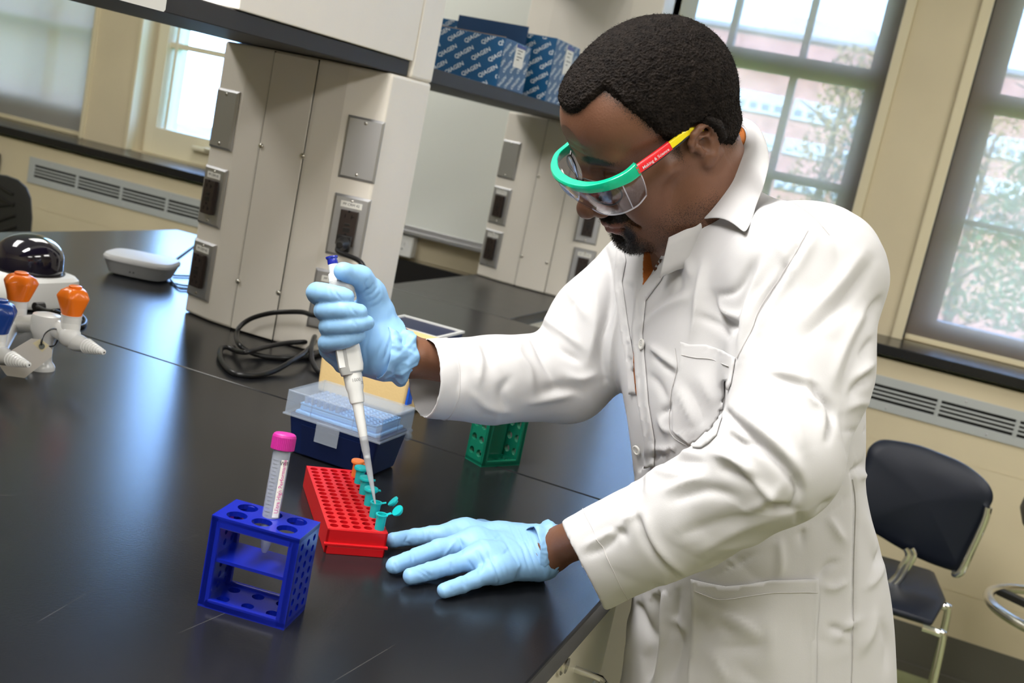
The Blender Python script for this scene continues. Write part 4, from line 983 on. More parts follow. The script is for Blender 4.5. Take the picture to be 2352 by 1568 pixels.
# lab stool at the right edge
q = onz(2352, 1400, .46); 
SX, SY = ony(2390, 1150, 3.0)[0] + .13, 3.0
t = thing('lab_stool', 'dark round lab stool with chrome foot ring at the right edge of the picture', 'stool', (SX, SY, 0))
zs = ony(2352, 1150, SY)[2]
g = G(); g.lathe([(.10, zs - .065), (.155, zs - .055), (.17, zs - .02), (.165, zs + .02), (.14, zs + .045), (.05, zs + .05)], n=40); part('seat', g, mat('stool_seat', (.03, .028, .027), .5), t)
zr_ = ony(2320, 1385, SY)[2]
g = G(); g.tube([(.18 * math.cos(a), .18 * math.sin(a), zr_) for a in np.linspace(0, 2 * math.pi, 48, endpoint=False)], .013, 12, closed=True); part('foot_ring', g, 'steel_bright', t)
g = G(); g.cyl((0, 0, .08), (0, 0, zs - .05), .022, n=20); part('post', g, 'chrome', t)
for k in range(3): 
    g = G(); a = k * 2.1 + 2.6; g.box((.09 * math.cos(a), .09 * math.sin(a), zr_ - .004), (.19, .025, .018), euler(0, 0, a)); part('ring_spoke', g, 'black_plastic', t, smooth=False, bevel=.002)
for k in range(5):
    a = k * 2 * math.pi / 5 + .5; g = G(); g.box((.13 * math.cos(a), .13 * math.sin(a), .085), (.26, .045, .03), euler(0, 0, a)); lg = part('leg', g, 'black_plastic', t, smooth=False, bevel=.006)
    g = G(); g.cyl((.25 * math.cos(a) - .012 * math.sin(a), .25 * math.sin(a) + .012 * math.cos(a), .028), (.25 * math.cos(a) + .012 * math.sin(a), .25 * math.sin(a) - .012 * math.cos(a), .028), .028, n=20); part('caster', g, 'black_plastic', lg)
# black task chair beyond the left end of the bench
YB = 2.45; XB = ony(20, 470, 3.1)[0]
YB = 3.1
t = thing('task_chair', 'black ribbed plastic task chair beyond the far left of the bench', 'chair', (ony(0, 480, YB)[0], YB, 0)); L = np.array(t.matrix_world.translation)
g = G(); bp = [(-90, 400), (-20, 398), (15, 402), (42, 412), (62, 430), (72, 455), (75, 500), (70, 560), (60, 600), (-90, 600)]
oc = np.mean(bp, 0)
rings = [[ony(oc[0] + (x - oc[0]) * s, oc[1] + (y - oc[1]) * s, YB + dy) for x, y in bp] for s, dy in ((.02, -.012), (.85, -.012), (.97, -.008), (1, .0), (.97, .02), (.3, .03))]
loftrings(g, rings); g.xf(o=-L); part('backrest', g, mat('chair_black', (.018, .018, .018), .45), t, auto=50)
for k in range(5):
    g = G(); y0 = 428 + k * 26
    g.tube([ony(-10 - 3 * k, y0 - 6 + 12 * (k > 2), YB - .013), ony(30 + 2 * k, y0 + (18 if k < 2 else -12), YB - .013)], .006, 8); g.xf(o=-L); part('rib', g, 'black_plastic', t)
g = G(); g.lathe([(.20, .44), (.235, .46), (.23, .50), (.1, .51)], (0, -.28, 0), n=32); part('seat', g, bpy.data.materials['chair_black'], t)
g = G(); g.cyl((0, -.28, .08), (0, -.28, .45), .025); g.box((0, -.03, .48), (.06, .35, .015)); g.box((0, .02, .62), (.06, .015, .35)); part('post', g, 'black_plastic', t)
for k in range(5): a = k * 1.2566; g = G(); g.box((.14 * math.cos(a), -.28 + .14 * math.sin(a), .07), (.28, .045, .03), euler(0, 0, a)); g.cyl((.27 * math.cos(a), -.28 + .27 * math.sin(a) - .01, .028), (.27 * math.cos(a), -.28 + .27 * math.sin(a) + .01, .028), .028, n=14); part('leg', g, 'black_plastic', t)
t = thing('small_black_box', 'small black object at the far left edge beside the grille', 'box', ony(0, 375, WY - .02) + np.array([-.03, -.02, -.05]))
g = G(); g.bb((-.03, -.02, 0), (.03, .02, .09)); part('body', g, 'black_plastic', t, smooth=False, bevel=.003)
g = G(); g.bb((-.026, -.021, .07), (.026, -.02, .085)); part('top_band', g, 'grey_paint', t, smooth=False)
# ================================================================== implicit-surface modelling tools
class Field:
    def __init__(s, lo, hi, h):
        s.lo = np.array(lo, float); s.h = h; s.n = np.ceil((np.array(hi) - s.lo) / h).astype(int) + 1
        s.v = np.full(s.n, 1.0, np.float32); s.ax = [s.lo[i] + h * np.arange(s.n[i]) for i in range(3)]
    def sub(s, lo, hi, m):
        a = np.clip(np.floor((np.asarray(lo) - m - s.lo) / s.h).astype(int), 0, s.n); b = np.clip(np.ceil((np.asarray(hi) + m - s.lo) / s.h).astype(int) + 1, 0, s.n)
        if np.any(b <= a): return None, None
        sl = tuple(slice(a[i], b[i]) for i in range(3))
        X, Y, Z = np.meshgrid(*[s.ax[i][sl[i]].astype(np.float32) for i in range(3)], indexing='ij', copy=False)
        return sl, (X, Y, Z)
    def mix(s, sl, d, k, op):
        a = s.v[sl]
        if op == 'add':
            if k > 0: h = np.maximum(k - np.abs(a - d), 0) / k; s.v[sl] = np.minimum(a, d) - h * h * k * .25
            else: s.v[sl] = np.minimum(a, d)
        else:
            d = -d
            if k > 0: h = np.maximum(k - np.abs(a - d), 0) / k; s.v[sl] = np.maximum(a, d) + h * h * k * .25
            else: s.v[sl] = np.maximum(a, d)
    def rc(s, a, b, ra, rb=None, k=.01, op='add'):
        rb = ra if rb is None else rb; a = np.asarray(a, float); b = np.asarray(b, float); r = max(ra, rb)
        sl, P = s.sub(np.minimum(a, b) - r, np.maximum(a, b) + r, k + 3 * s.h)
        if sl is None: return s
        ab = b - a; L = float(ab @ ab) + 1e-12
        p = [P[i] - np.float32(a[i]) for i in range(3)]
        t = np.clip((p[0] * ab[0] + p[1] * ab[1] + p[2] * ab[2]) / L, 0, 1)
        d = np.sqrt((p[0] - t * ab[0]) ** 2 + (p[1] - t * ab[1]) ** 2 + (p[2] - t * ab[2]) ** 2) - (ra + t * (rb - ra))
        s.mix(sl, d.astype(np.float32), k, op); return s
    def chain(s, pts, rs, k=.01, op='add'):
        rs = [rs] * len(pts) if np.isscalar(rs) else rs
        for i in range(len(pts) - 1): s.rc(pts[i], pts[i + 1], rs[i], rs[i + 1], k, op)
        return s
    def ell(s, c, r, R=None, k=.01, op='add'):
        c = np.asarray(c, float); r = np.asarray(r, float); R = np.eye(3) if R is None else np.asarray(R, float)
        e = np.sqrt(((R * r) ** 2).sum(1))
        sl, P = s.sub(c - e, c + e, k + 3 * s.h)
        if sl is None: return s
        p = [P[i] - np.float32(c[i]) for i in range(3)]
        q = [(p[0] * R[0, j] + p[1] * R[1, j] + p[2] * R[2, j]) / r[j] for j in range(3)]
        k0 = np.sqrt(q[0] ** 2 + q[1] ** 2 + q[2] ** 2) + 1e-6; k1 = np.sqrt((q[0] / r[0]) ** 2 + (q[1] / r[1]) ** 2 + (q[2] / r[2]) ** 2) + 1e-6
        s.mix(sl, (k0 * (k0 - 1) / k1).astype(np.float32), k, op); return s
    def mesh(s, iso=0.0):
        v = s.v - iso; ins = v < 0; n = s.n
        c = np.zeros(n - 1, np.int8)
        for i in (0, 1):
            for j in (0, 1):
                for k in (0, 1): c += ins[i:n[0] - 1 + i, j:n[1] - 1 + j, k:n[2] - 1 + k]
        act = (c > 0) & (c < 8); idx = np.full(n - 1, -1, np.int64); C = np.argwhere(act); idx[act] = np.arange(len(C))
        acc = np.zeros((len(C), 3)); cnt = np.zeros(len(C)); cor = [(i, j, k) for i in (0, 1) for j in (0, 1) for k in (0, 1)]
        val = [v[C[:, 0] + i, C[:, 1] + j, C[:, 2] + k] for i, j, k in cor]
        for a in range(8):
            for b in range(a + 1, 8):
                if sum(abs(cor[a][q] - cor[b][q]) for q in range(3)) != 1: continue
                m = (val[a] < 0) != (val[b] < 0); t = val[a][m] / (val[a][m] - val[b][m])
                A = np.array(cor[a], float); Bv = np.array(cor[b], float); acc[m] += A + t[:, None] * (Bv - A); cnt[m] += 1
        V = (C + acc / np.maximum(cnt, 1)[:, None]) * s.h + s.lo
        F = []
        for ax in range(3):
            u, w = [(1, 2), (2, 0), (0, 1)][ax]
            sa = [slice(None)] * 3; sb = [slice(None)] * 3; sa[ax] = slice(0, -1); sb[ax] = slice(1, None)
            e = ins[tuple(sa)] != ins[tuple(sb)]; E = np.argwhere(e)
            ok = (E[:, u] > 0) & (E[:, w] > 0) & (E[:, u] < n[u] - 1) & (E[:, w] < n[w] - 1); E = E[ok]
            fl = ins[E[:, 0], E[:, 1], E[:, 2]]
            q = []
            for du, dw in ((-1, -1), (0, -1), (0, 0), (-1, 0)):
                p = E.copy(); p[:, u] += du; p[:, w] += dw; q.append(idx[p[:, 0], p[:, 1], p[:, 2]])
            q = np.stack(q, 1); q[~fl] = q[~fl][:, ::-1]; F.append(q)
        return V, np.concatenate(F)
def vnormals(V, F):
    n = np.cross(V[F[:, 2]] - V[F[:, 0]], V[F[:, 3]] - V[F[:, 1]]); N = np.zeros_like(V)
    for i in range(4): np.add.at(N, F[:, i], n)
    return N / (np.linalg.norm(N, axis=1)[:, None] + 1e-12)
def relax(V, F, it=3, lam=.5):
    for _ in range(it):
        S = np.zeros_like(V); c = np.zeros(len(V))
        for i in range(4):
            j = (i + 1) % 4; np.add.at(S, F[:, i], V[F[:, j]]); np.add.at(c, F[:, i], 1); np.add.at(S, F[:, j], V[F[:, i]]); np.add.at(c, F[:, j], 1)
        V = V + lam * (S / np.maximum(c, 1)[:, None] - V)
    return V
def fast_mesh(name, V, F, mats, parent=None, attrs=None, origin=None):
    if origin is not None: V = V - np.asarray(origin)
    me = bpy.data.meshes.new(name); nv, nf = len(V), len(F); k = F.shape[1]
    me.vertices.add(nv); me.vertices.foreach_set('co', V.astype(np.float32).ravel())
    me.loops.add(nf * k); me.loops.foreach_set('vertex_index', F.astype(np.int32).ravel())
    me.polygons.add(nf); me.polygons.foreach_set('loop_start', np.arange(0, nf * k, k, dtype=np.int32)); 
    me.polygons.foreach_set('use_smooth', np.ones(nf, bool))
    for m_ in (mats if isinstance(mats, list) else [mats]): me.materials.append(M[m_] if isinstance(m_, str) else m_)
    me.update(calc_edges=True)
    for a, arr in (attrs or {}).items():
        at = me.attributes.new(a, 'FLOAT', 'POINT'); at.data.foreach_set('value', np.asarray(arr, np.float32))
    me.validate(); o = bpy.data.objects.new(name, me); COL.objects.link(o)
    if parent is not None: o.parent = parent
    return o
def fnoise(P, scale, seed=0, oct=3):
    """cheap smooth noise: sums of random plane waves"""
    r = np.random.default_rng(seed); out = np.zeros(len(P)); amp = 1.0; tot = 0
    for o in range(oct):
        for k in range(7):
            d = r.normal(size=3); d /= np.linalg.norm(d); out += amp * np.sin((P @ d) * scale * (2 ** o) * r.uniform(.6, 1.4) + r.uniform(0, 6.28)) / 7 ** .5
        tot += amp; amp *= .55
    return out / tot
def seg_dist(Q, line):
    """distance of 2-D points Q to a polyline, the signed side and the parameter 0..1 along it"""
    L = np.asarray(line, float); best = np.full(len(Q), 1e9); side = np.zeros(len(Q)); par = np.zeros(len(Q)); ls = np.linalg.norm(np.diff(L, axis=0), axis=1); cum = np.concatenate([[0], np.cumsum(ls)]); tot = cum[-1]
    for i in range(len(L) - 1):
        a, b = L[i], L[i + 1]; ab = b - a; t = np.clip(((Q - a) @ ab) / (ab @ ab + 1e-9), 0, 1); pr_ = a + t[:, None] * ab; d = np.linalg.norm(Q - pr_, axis=1)
        cr = ab[0] * (Q[:, 1] - a[1]) - ab[1] * (Q[:, 0] - a[0]); m = d < best
        best[m] = d[m]; side[m] = np.sign(cr[m]); par[m] = (cum[i] + t[m] * ls[i]) / tot
    return best, side, par
def inpoly(Q, poly):
    P = np.asarray(poly, float); x, y = Q[:, 0], Q[:, 1]; c = np.zeros(len(Q), bool); j = len(P) - 1
    for i in range(len(P)):
        m = ((P[i, 1] > y) != (P[j, 1] > y)) & (x < (P[j, 0] - P[i, 0]) * (y - P[i, 1]) / (P[j, 1] - P[i, 1] + 1e-12) + P[i, 0]); c ^= m; j = i
    return c
# ================================================================== the man
PO = np.array([-.02, 1.27, 0.0])
person = thing('person', 'man in white lab coat and blue gloves leaning over the bench with a pipette', 'person', PO)
HM = np.array([[-0.723, -0.581, -0.373], [0.668, -0.450, -0.593], [0.176, -0.678, 0.714]])
_u, _, _v = np.linalg.svd(HM); HR = _u @ _v
HT = np.array([-0.3104, 1.2109, 1.4367]); HS = 0.9225
def H2W(P): return (np.asarray(P) * HS) @ HR.T + HT
def W2H(P): return (np.asarray(P) - HT) @ HR / HS

# ---- head (local: x to his right, y forward, z up; origin between the ears)
def build_head(h=.0016):
    f = Field((-.10, -.125, -.20), (.10, .135, .15), h)
    f.ell((0, -.004, .050), (.0755, .096, .080), k=0)
    f.ell((0, -.046, .032), (.064, .050, .058), k=.03)
    f.ell((0, .048, .052), (.060, .048, .050), k=.03)
    f.ell((0, .040, -.022), (.056, .048, .055), k=.03)
    for s in (-1, 1):
        f.rc((s * .010, .0865, .0265), (s * .046, .074, .029), .0105, .010, k=.016)
        f.rc((s * .043, .064, -.014), (s * .064, .030, -.006), .015, .012, k=.022)
        f.ell((s * .036, .054, -.045), (.026, .032, .034), k=.025)
        f.rc((s * .060, -.002, -.012), (s * .055, .006, -.062), .013, .016, k=.022)
        f.rc((s * .055, .006, -.062), (s * .016, .074, -.098), .017, .014, k=.024)
    f.ell((0, .082, -.099), (.021, .015, .016), k=.02)
    f.ell((0, .078, -.069), (.031, .022, .026), k=.018)
    f.ell((0, .035, -.082), (.046, .052, .024), k=.03)
    # sockets, lids
    for s in (-1, 1):
        f.ell((s * .033, .098, .006), (.019, .014, .013), k=.014, op='sub')
        f.ell((s * .031, .0745, .004), (.0155, .0145, .0135), k=.005)
        f.rc((s * .019, .0885, -.003), (s * .044, .0835, -.0025), .0011, k=.002, op='sub')
        f.rc((s * .020, .0885, .0125), (s * .044, .084, .0135), .0014, k=.004, op='sub')
        f.rc((s * .022, .089, -.012), (s * .046, .080, -.018), .0018, k=.005, op='sub')
    # nose
    f.rc((0, .090, .016), (0, .103, -.012), .0085, .0095, k=.014)
    f.rc((0, .103, -.012), (0, .114, -.030), .0095, .0125, k=.010)
    f.ell((0, .1165, -.033), (.0135, .0115, .0105), k=.006)
    for s in (-1, 1):
        f.ell((s * .0165, .103, -.036), (.0100, .0120, .0088), k=.006)
        f.ell((s * .0078, .1105, -.0445), (.0048, .0065, .0042), k=.003, op='sub')
        f.rc((s * .027, .094, -.038), (s * .038, .078, -.066), .0024, k=.010, op='sub')
    f.rc((0, .100, -.046), (0, .099, -.056), .003, k=.008)
    # mouth
    for s in (-1, 1):
        f.rc((s * .001, .1015, -.0612), (s * .012, .0985, -.0610), .0058, .0055, k=.004); f.rc((s * .012, .0985, -.0610), (s * .0245, .090, -.0668), .0052, .0028, k=.004)
        f.rc((s * .001, .0990, -.0735), (s * .012, .0965, -.0732), .0070, .0062, k=.004); f.rc((s * .012, .0965, -.0732), (s * .0235, .090, -.0680), .0062, .0028, k=.004)
        f.rc((0, .1065, -.0672), (s * .014, .1035, -.0668), .0013, k=.0025, op='sub'); f.rc((s * .014, .1035, -.0668), (s * .027, .0925, -.0675), .0013, .0016, k=.0025, op='sub')
    f.rc((-.012, .1000, -.0850), (.012, .1000, -.0850), .0034, k=.014, op='sub')
    f.rc((-.03, .099, .050), (.03, .099, .050), .0012, k=.006, op='sub'); f.rc((-.032, .098, .040), (.032, .098, .040), .0010, k=.006, op='sub')
    # ears
    for s in (-1, 1):
        R = np.array(Matrix.Rotation(s * math.radians(-22), 3, 'Z'))
        def E(y, z, o): q = R @ np.array([s * o, (y + .012) * .84 - .012, 0]); return np.array([q[0] + s * .0735, q[1] - .002, z * .74])
        f.ell(E(-.013, .003, .007), (.0045, .0132, .0190), R, k=.006)
        hx = [(.006, .004, .004), (.006, .017, .007), (-.001, .027, .010), (-.012, .0305, .013), (-.023, .027, .015), (-.0305, .016, .017), (-.031, .002, .017), (-.0265, -.011, .015), (-.019, -.021, .012)]
        f.chain([E(*q) for q in hx], [.0032, .0036, .0040, .0042, .0042, .0042, .0040, .0036, .0036], k=.003)
        f.rc(E(-.013, -.022, .010), E(-.009, -.0285, .009), .0075, .0065, k=.008)
        f.chain([E(*q) for q in [(-.008, .016, .011), (-.018, .013, .013), (-.022, .002, .013), (-.018, -.010, .012)]], [.003, .0034, .0034, .003], k=.004)
        f.ell(E(-.009, .001, .013), (.0085, .0075, .0090), R, k=.004, op='sub')
        f.ell(E(-.017, .0215, .016), (.005, .006, .004), R, k=.003, op='sub')
        f.rc(E(-.001, .003, .010), E(-.002, -.006, .011), .0036, .0034, k=.004)
    # neck
        f.rc((0, -.022, -.030), W2H(dep(1645, 560, 1.275)), .060, .064, k=.03)
    V, F = f.mesh(); V = relax(V, F, 1, .4)
    return V, F
HV, HF = build_head()
HN = vnormals(HV, HF)

def sstep(x, a, b): t = np.clip((x - a) / (b - a), 0, 1); return t * t * (3 - 2 * t)
def hair_mask(P, w=0.0):
    """0 bare skin .. 1 full hair, in head coordinates"""
    x, y, z = np.abs(P[:, 0]), P[:, 1], P[:, 2]
    # front hairline: higher at the temples
    line = .090 - .25 * w + .016 * np.exp(-((x - .044) / .015) ** 2)
    top = sstep(z - line + .30 * np.minimum(0, .055 - y) * 0, -.004, .006) * (y > .045)
    # side boundary: hair lies behind the line from temple to the front of the ear
    side = sstep((.043 + w - .40 * (.084 - z)) - y, -.007, .012 + w)
    ear = np.hypot((y + .013) / .0195, (z - .001) / .0265) ; around = sstep(ear, 1.0, 1.18 + w * 8) + (x < .062)
    sides = side * np.clip(around, 0, 1) * sstep(z, -.016 - w - .022 * sstep(-y, .03, .06), .002 - .020 * sstep(-y, .03, .06))
    m_ = np.where(y > .045, np.maximum(top, sides * (z > .02)), np.where(z > .086, 1.0, sides))
    return np.clip(m_, 0, 1)
hm = hair_mask(HV) 
x_, y_, z_ = HV.T
stub = np.zeros(len(HV))
chin = np.exp(-(((np.abs(x_) / .030) ** 2) + (((z_ + .096) / .022) ** 2))) * (y_ > .045) * 1.6
mus = np.exp(-((((np.abs(x_) - .014) / .022) ** 2) + (((z_ + .0535) / .0060) ** 2))) * (y_ > .070) * 1.5
gap = np.exp(-((((np.abs(x_) - .030) / .007) ** 2) + (((z_ + .076) / .016) ** 2))) * (y_ > .060) * .9
jaw = .30 * sstep(-z_, .035, .07) * sstep(.075 - y_ + 0 * z_, -.03, .02) * (y_ > -.01)
brow = np.exp(-((((np.abs(x_) - .032) / .021) ** 2) + (((z_ - .030 - .004 * np.sin(np.abs(x_) * 60)) / .0050) ** 2))) * (y_ > .06) * 1.3
lipz = np.exp(-(((np.abs(x_)) / .024) ** 4) - (((z_ + .068) / .0115) ** 4)) * (y_ > .080)
stub = np.clip(np.maximum.reduce([chin, mus, gap, jaw, brow]) * (1 - .9 * lipz), 0, 1)
hm2 = hair_mask(HV, .016); dark = np.clip(np.maximum.reduce([hm * .95, stub, .62 * hm2]), 0, 1)
def skin_mat():
    m = mat('skin', (.150, .062, .033), .46, spec=.45, bump=.12, bscale=420, sss=.08)
    nt = m.node_tree; b = nt.nodes['Principled BSDF']; tc = nt.nodes['Texture Coordinate']
    n = nt.nodes.new('ShaderNodeTexNoise'); n.inputs['Scale'].default_value = 26; n.inputs['Detail'].default_value = 6; nt.links.new(tc.outputs['Object'], n.inputs[0])
    mx = nt.nodes.new('ShaderNodeMix'); mx.data_type = 'RGBA'; nt.links.new(n.outputs[0], mx.inputs[0]); mx.inputs[6].default_value = (.095, .040, .023, 1); mx.inputs[7].default_value = (.195, .090, .052, 1)
    def attr(nm, col, last, fine=0):
        a = nt.nodes.new('ShaderNodeAttribute'); a.attribute_name = nm; q = nt.nodes.new('ShaderNodeMix'); q.data_type = 'RGBA'
        src = a.outputs['Fac']
        if fine:
            v = nt.nodes.new('ShaderNodeTexNoise'); v.inputs['Scale'].default_value = fine; v.inputs['Detail'].default_value = 2; nt.links.new(tc.outputs['Object'], v.inputs[0])
            ad = nt.nodes.new('ShaderNodeMath'); ad.operation = 'ADD'; nt.links.new(a.outputs['Fac'], ad.inputs[0]); nt.links.new(v.outputs[0], ad.inputs[1])
            r = nt.nodes.new('ShaderNodeMapRange'); r.inputs[1].default_value = .72; r.inputs[2].default_value = 1.05; nt.links.new(ad.outputs[0], r.inputs[0]); src = r.outputs[0]
        nt.links.new(src, q.inputs[0]); nt.links.new(last, q.inputs[6]); q.inputs[7].default_value = (*col, 1); return q.outputs[2]
    o = attr('lip', (.20, .075, .060), mx.outputs[2]); o = attr('dark', (.012, .008, .007), o, 900)
    nt.links.new(o, b.inputs['Base Color']); return m
M['skin'] = skin_mat()
# ---- arms and hands: joints as image position and distance
def D3(t): return dep(*t)
LS, LE, LWR = D3((1880, 640, 1.13)), D3((1785, 1060, 1.045)), onz(1262, 1262, B + .040)
RS, RE, RWR = D3((1475, 650, 1.42)), D3((1305, 865, 1.42)), D3((925, 818, 1.318))
def left_hand(f, e=0, thumb=True):
    def q(px, py, h): return onz(px, py, B + h)
    fg = {'index': [(903, 1240, .0105), (950, 1233, .0125), (992, 1228, .017), (1066, 1224, .0265)],
          'middle': [(905, 1298, .0105), (957, 1279, .0135), (1010, 1259, .021), (1092, 1246, .029)],
          'ring': [(944, 1323, .0105), (990, 1311, .0125), (1035, 1297, .018), (1112, 1277, .028)],
          'pinky': [(1022, 1355, .0095), (1058, 1344, .0110), (1090, 1331, .015), (1146, 1306, .022)]}
    R = {'index': (.0088, .0094, .0104, .0130), 'middle': (.0092, .0100, .0110, .0136), 'ring': (.0092, .0097, .0106, .0132), 'pinky': (.0084, .0088, .0094, .0118)}
    w = [q(1238, 1235, .030), q(1242, 1255, .032), q(1242, 1275, .030), q(1236, 1298, .024)]
    for n_, (k_, P) in enumerate(fg.items()):
        P = [q(*p) for p in P]; f.chain(P, [r - e for r in R[k_]], k=.003); f.rc(P[-1], w[n_], R[k_][-1] - e, .0165 - e, k=.022)
    f.rc(q(1150, 1240, .024), q(1235, 1262, .028), .018 - e, .021 - e, k=.015); f.rc(q(1160, 1290, .020), q(1230, 1280, .024), .018 - e, .020 - e, k=.015)
    # thumb, tucked along the far side, leaves the palm near its base
    if thumb: f.chain([q(1215, 1224, .022), q(1150, 1214, .014), q(1100, 1215, .0105), q(1065, 1224, .0095)], [.015 - e, .0125 - e, .0105 - e, .0088 - e], k=.008)
    f.rc(q(1238, 1262, .030), LWR, .024 - e, .0245 - e, k=.02)
def right_hand(f, e=0):
    fg = {'index': ([(795, 682, 1.250), (757, 674, 1.252), (727, 672, 1.272), (752, 690, 1.318)], (.0092, .0106, .0118, .0122)),
          'middle': ([(826, 717, 1.252), (785, 712, 1.248), (744, 713, 1.266), (768, 722, 1.322)], (.0092, .0100, .0112, .0122)),
          'ring': ([(841, 741, 1.256), (800, 746, 1.250), (754, 750, 1.268), (775, 758, 1.324)], (.0090, .0096, .0108, .0120)),
          'pinky': ([(824, 770, 1.262), (790, 780, 1.258), (752, 788, 1.276), (772, 800, 1.318)], (.0080, .0094, .0106, .0118))}
    for k_, (P, R) in fg.items():
        C_ = smooth_curve([D3(p) for p in P], 5); rr_ = np.interp(np.linspace(0, 3, len(C_)), range(4), R); f.chain(C_, list(rr_ - e), k=.0016)
    f.rc(D3((758, 805, 1.300)), D3((790, 832, 1.312)), .0118 - e, .0125 - e, k=.008)
    f.rc(D3((752, 690, 1.318)), D3((772, 800, 1.318)), .011 - e, .012 - e, k=.01)
    f.rc(D3((790, 735, 1.332)), D3((895, 805, 1.330)), .020 - e, .026 - e, k=.02)
    f.rc(D3((800, 790, 1.330)), D3((890, 825, 1.328)), .020 - e, .022 - e, k=.015)
    f.rc(D3((855, 705, 1.322)), D3((893, 785, 1.322)), .0195 - e, .025 - e, k=.018)
    f.rc(D3((800, 828, 1.325)), D3((875, 838, 1.325)), .0135 - e, .015 - e, k=.015)
    f.chain([D3((868, 712, 1.318)), D3((853, 672, 1.308)), D3((828, 638, 1.290)), D3((788, 623, 1.268))], [.0185 - e, .0155 - e, .0130 - e, .0108 - e], k=.008)
    f.rc(D3((890, 800, 1.328)), RWR, .026 - e, .0245 - e, k=.018)
# ---- body under the clothes (torso, arms, hands inside the gloves, legs)
TORSO_C = None
def torso_stations():
    """world height -> centre x,y and half widths along his left and along his front"""
    S = []
    for px, py, d, ru, rv in ((1668, 560, 1.305, .110, .072), (1684, 640, 1.30, .160, .100), (1692, 780, 1.295, .168, .120), (1690, 947, 1.29, .165, .124), (1700, 1040, 1.295, .160, .118),
                              (1728, 1165, 1.31, .165, .126), (1740, 1275, 1.32, .170, .133), (1745, 1400, 1.335, .174, .137), (1742, 1520, 1.345, .178, .141)):
        p = dep(px, py, d); S.append((p[2], p[0], p[1], ru, rv))
    S = sorted(S); z0 = S[0]
    S = [(.42, z0[1] + .045, z0[2] + .02, .205, .175), (.65, z0[1] + .03, z0[2] + .01, .192, .158)] + S
    return np.array(S)
TS = torso_stations()
LSD = _n([.643, -.766, 0]); FWD = np.array([-.766, -.643, 0.])     # his left, his front
def torso(f, grow=0.0, zlo=None, e=2.4, k=.0):
    S = TS; z = f.ax[2].astype(float)
    cx = np.interp(z, S[:, 0], S[:, 1]); cy = np.interp(z, S[:, 0], S[:, 2]); ru = np.interp(z, S[:, 0], S[:, 3]) + grow; rv = np.interp(z, S[:, 0], S[:, 4]) + grow
    kk = np.ones(7) / 7
    sm = lambda a: np.convolve(np.pad(a, 12, mode='edge'), np.ones(25) / 25, mode='valid')
    cx, cy, ru, rv = map(sm, (cx, cy, ru, rv))
    X, Y, Z = np.meshgrid(f.ax[0].astype(np.float32), f.ax[1].astype(np.float32), np.arange(len(z)), indexing='ij', copy=False)
    u = (X - cx[Z]) * LSD[0] + (Y - cy[Z]) * LSD[1]; w = (X - cx[Z]) * FWD[0] + (Y - cy[Z]) * FWD[1]
    q = (np.abs(u / ru[Z]) ** e + np.abs(w / rv[Z]) ** e) ** (1 / e)
    d = (q - 1) * np.minimum(ru, rv)[Z]
    top = S[-1, 0] + grow; zz = f.ax[2][Z]; d = np.maximum(d, zz - top)
    if zlo is not None: d = np.maximum(d, zlo - zz)
    a = f.v
    if k > 0: hh = np.maximum(k - np.abs(a - d), 0) / k; f.v = (np.minimum(a, d) - hh * hh * k * .25).astype(np.float32)
    else: f.v = np.minimum(a, d).astype(np.float32)
def build_body(h=.0048):
    f = Field((-.75, .85, -.01), (.32, 1.62, 1.48), h)
    torso(f, -.024, .80)
    nk = D3((1645, 560, 1.30))
    for S_ in (LS, RS): f.rc(nk, S_, .05, .052, k=.05)
    f.rc(LS, LE, .047, .038, k=.03); f.rc(LE, LWR + _n(LE - LWR) * .012, .038, .0215, k=.012)
    f.rc(RS, RE, .047, .038, k=.03); f.rc(RE, RWR + _n(RE - RWR) * .012, .038, .0230, k=.012)
    f.rc(D3((1645, 570, 1.285)), D3((1680, 720, 1.30)), .060, .08, k=.04)
    hip = np.array([TS[2, 1], TS[2, 2], .86])
    for s in (-1, 1):
        hp = hip + LSD * .078 * s; kn = np.array([hip[0] + .02, hip[1] + .02, .48]) + LSD * .085 * s + FWD * .0; an = np.array([hip[0] + .05, hip[1] + .03, .09]) + LSD * .11 * s
        f.chain([hp, kn, an], [.074, .058, .045], k=.02)
        f.rc(an + FWD * -.03 + np.array([0, 0, -.055]), an + FWD * .15 + np.array([0, 0, -.060]), .036, .030, k=.02)
    return f
fb = build_body()
left_hand(fb, .0038, False); right_hand(fb, .0032)
BV, BF = fb.mesh(); BV = relax(BV, BF, 2, .5); del fb
hw_ = H2W(HV)
V = np.concatenate([hw_, BV]); F = np.concatenate([HF, BF + len(hw_)]);
# face winding follows the handedness of the head frame
if np.linalg.det(HR) < 0: F[:len(HF)] = F[:len(HF)][:, ::-1]
za = np.zeros(len(BV))
body = fast_mesh('body', V, F, ['skin', mat('trousers', (.03, .03, .035), .8)], person, {'dark': np.concatenate([dark, za]), 'lip': np.concatenate([lipz, za])}, PO)
zf = V[F][:, :, 2].mean(1); ish = np.arange(len(F)) >= len(HF)
body.data.polygons.foreach_set('material_index', ((zf < .84) & ish).astype(np.int32))
# ---- orange shirt seen at the neck
def tris(F): return F
M['shirt'] = mat('shirt_orange', (.36, .095, .005), .75, bump=.25, bscale=900)

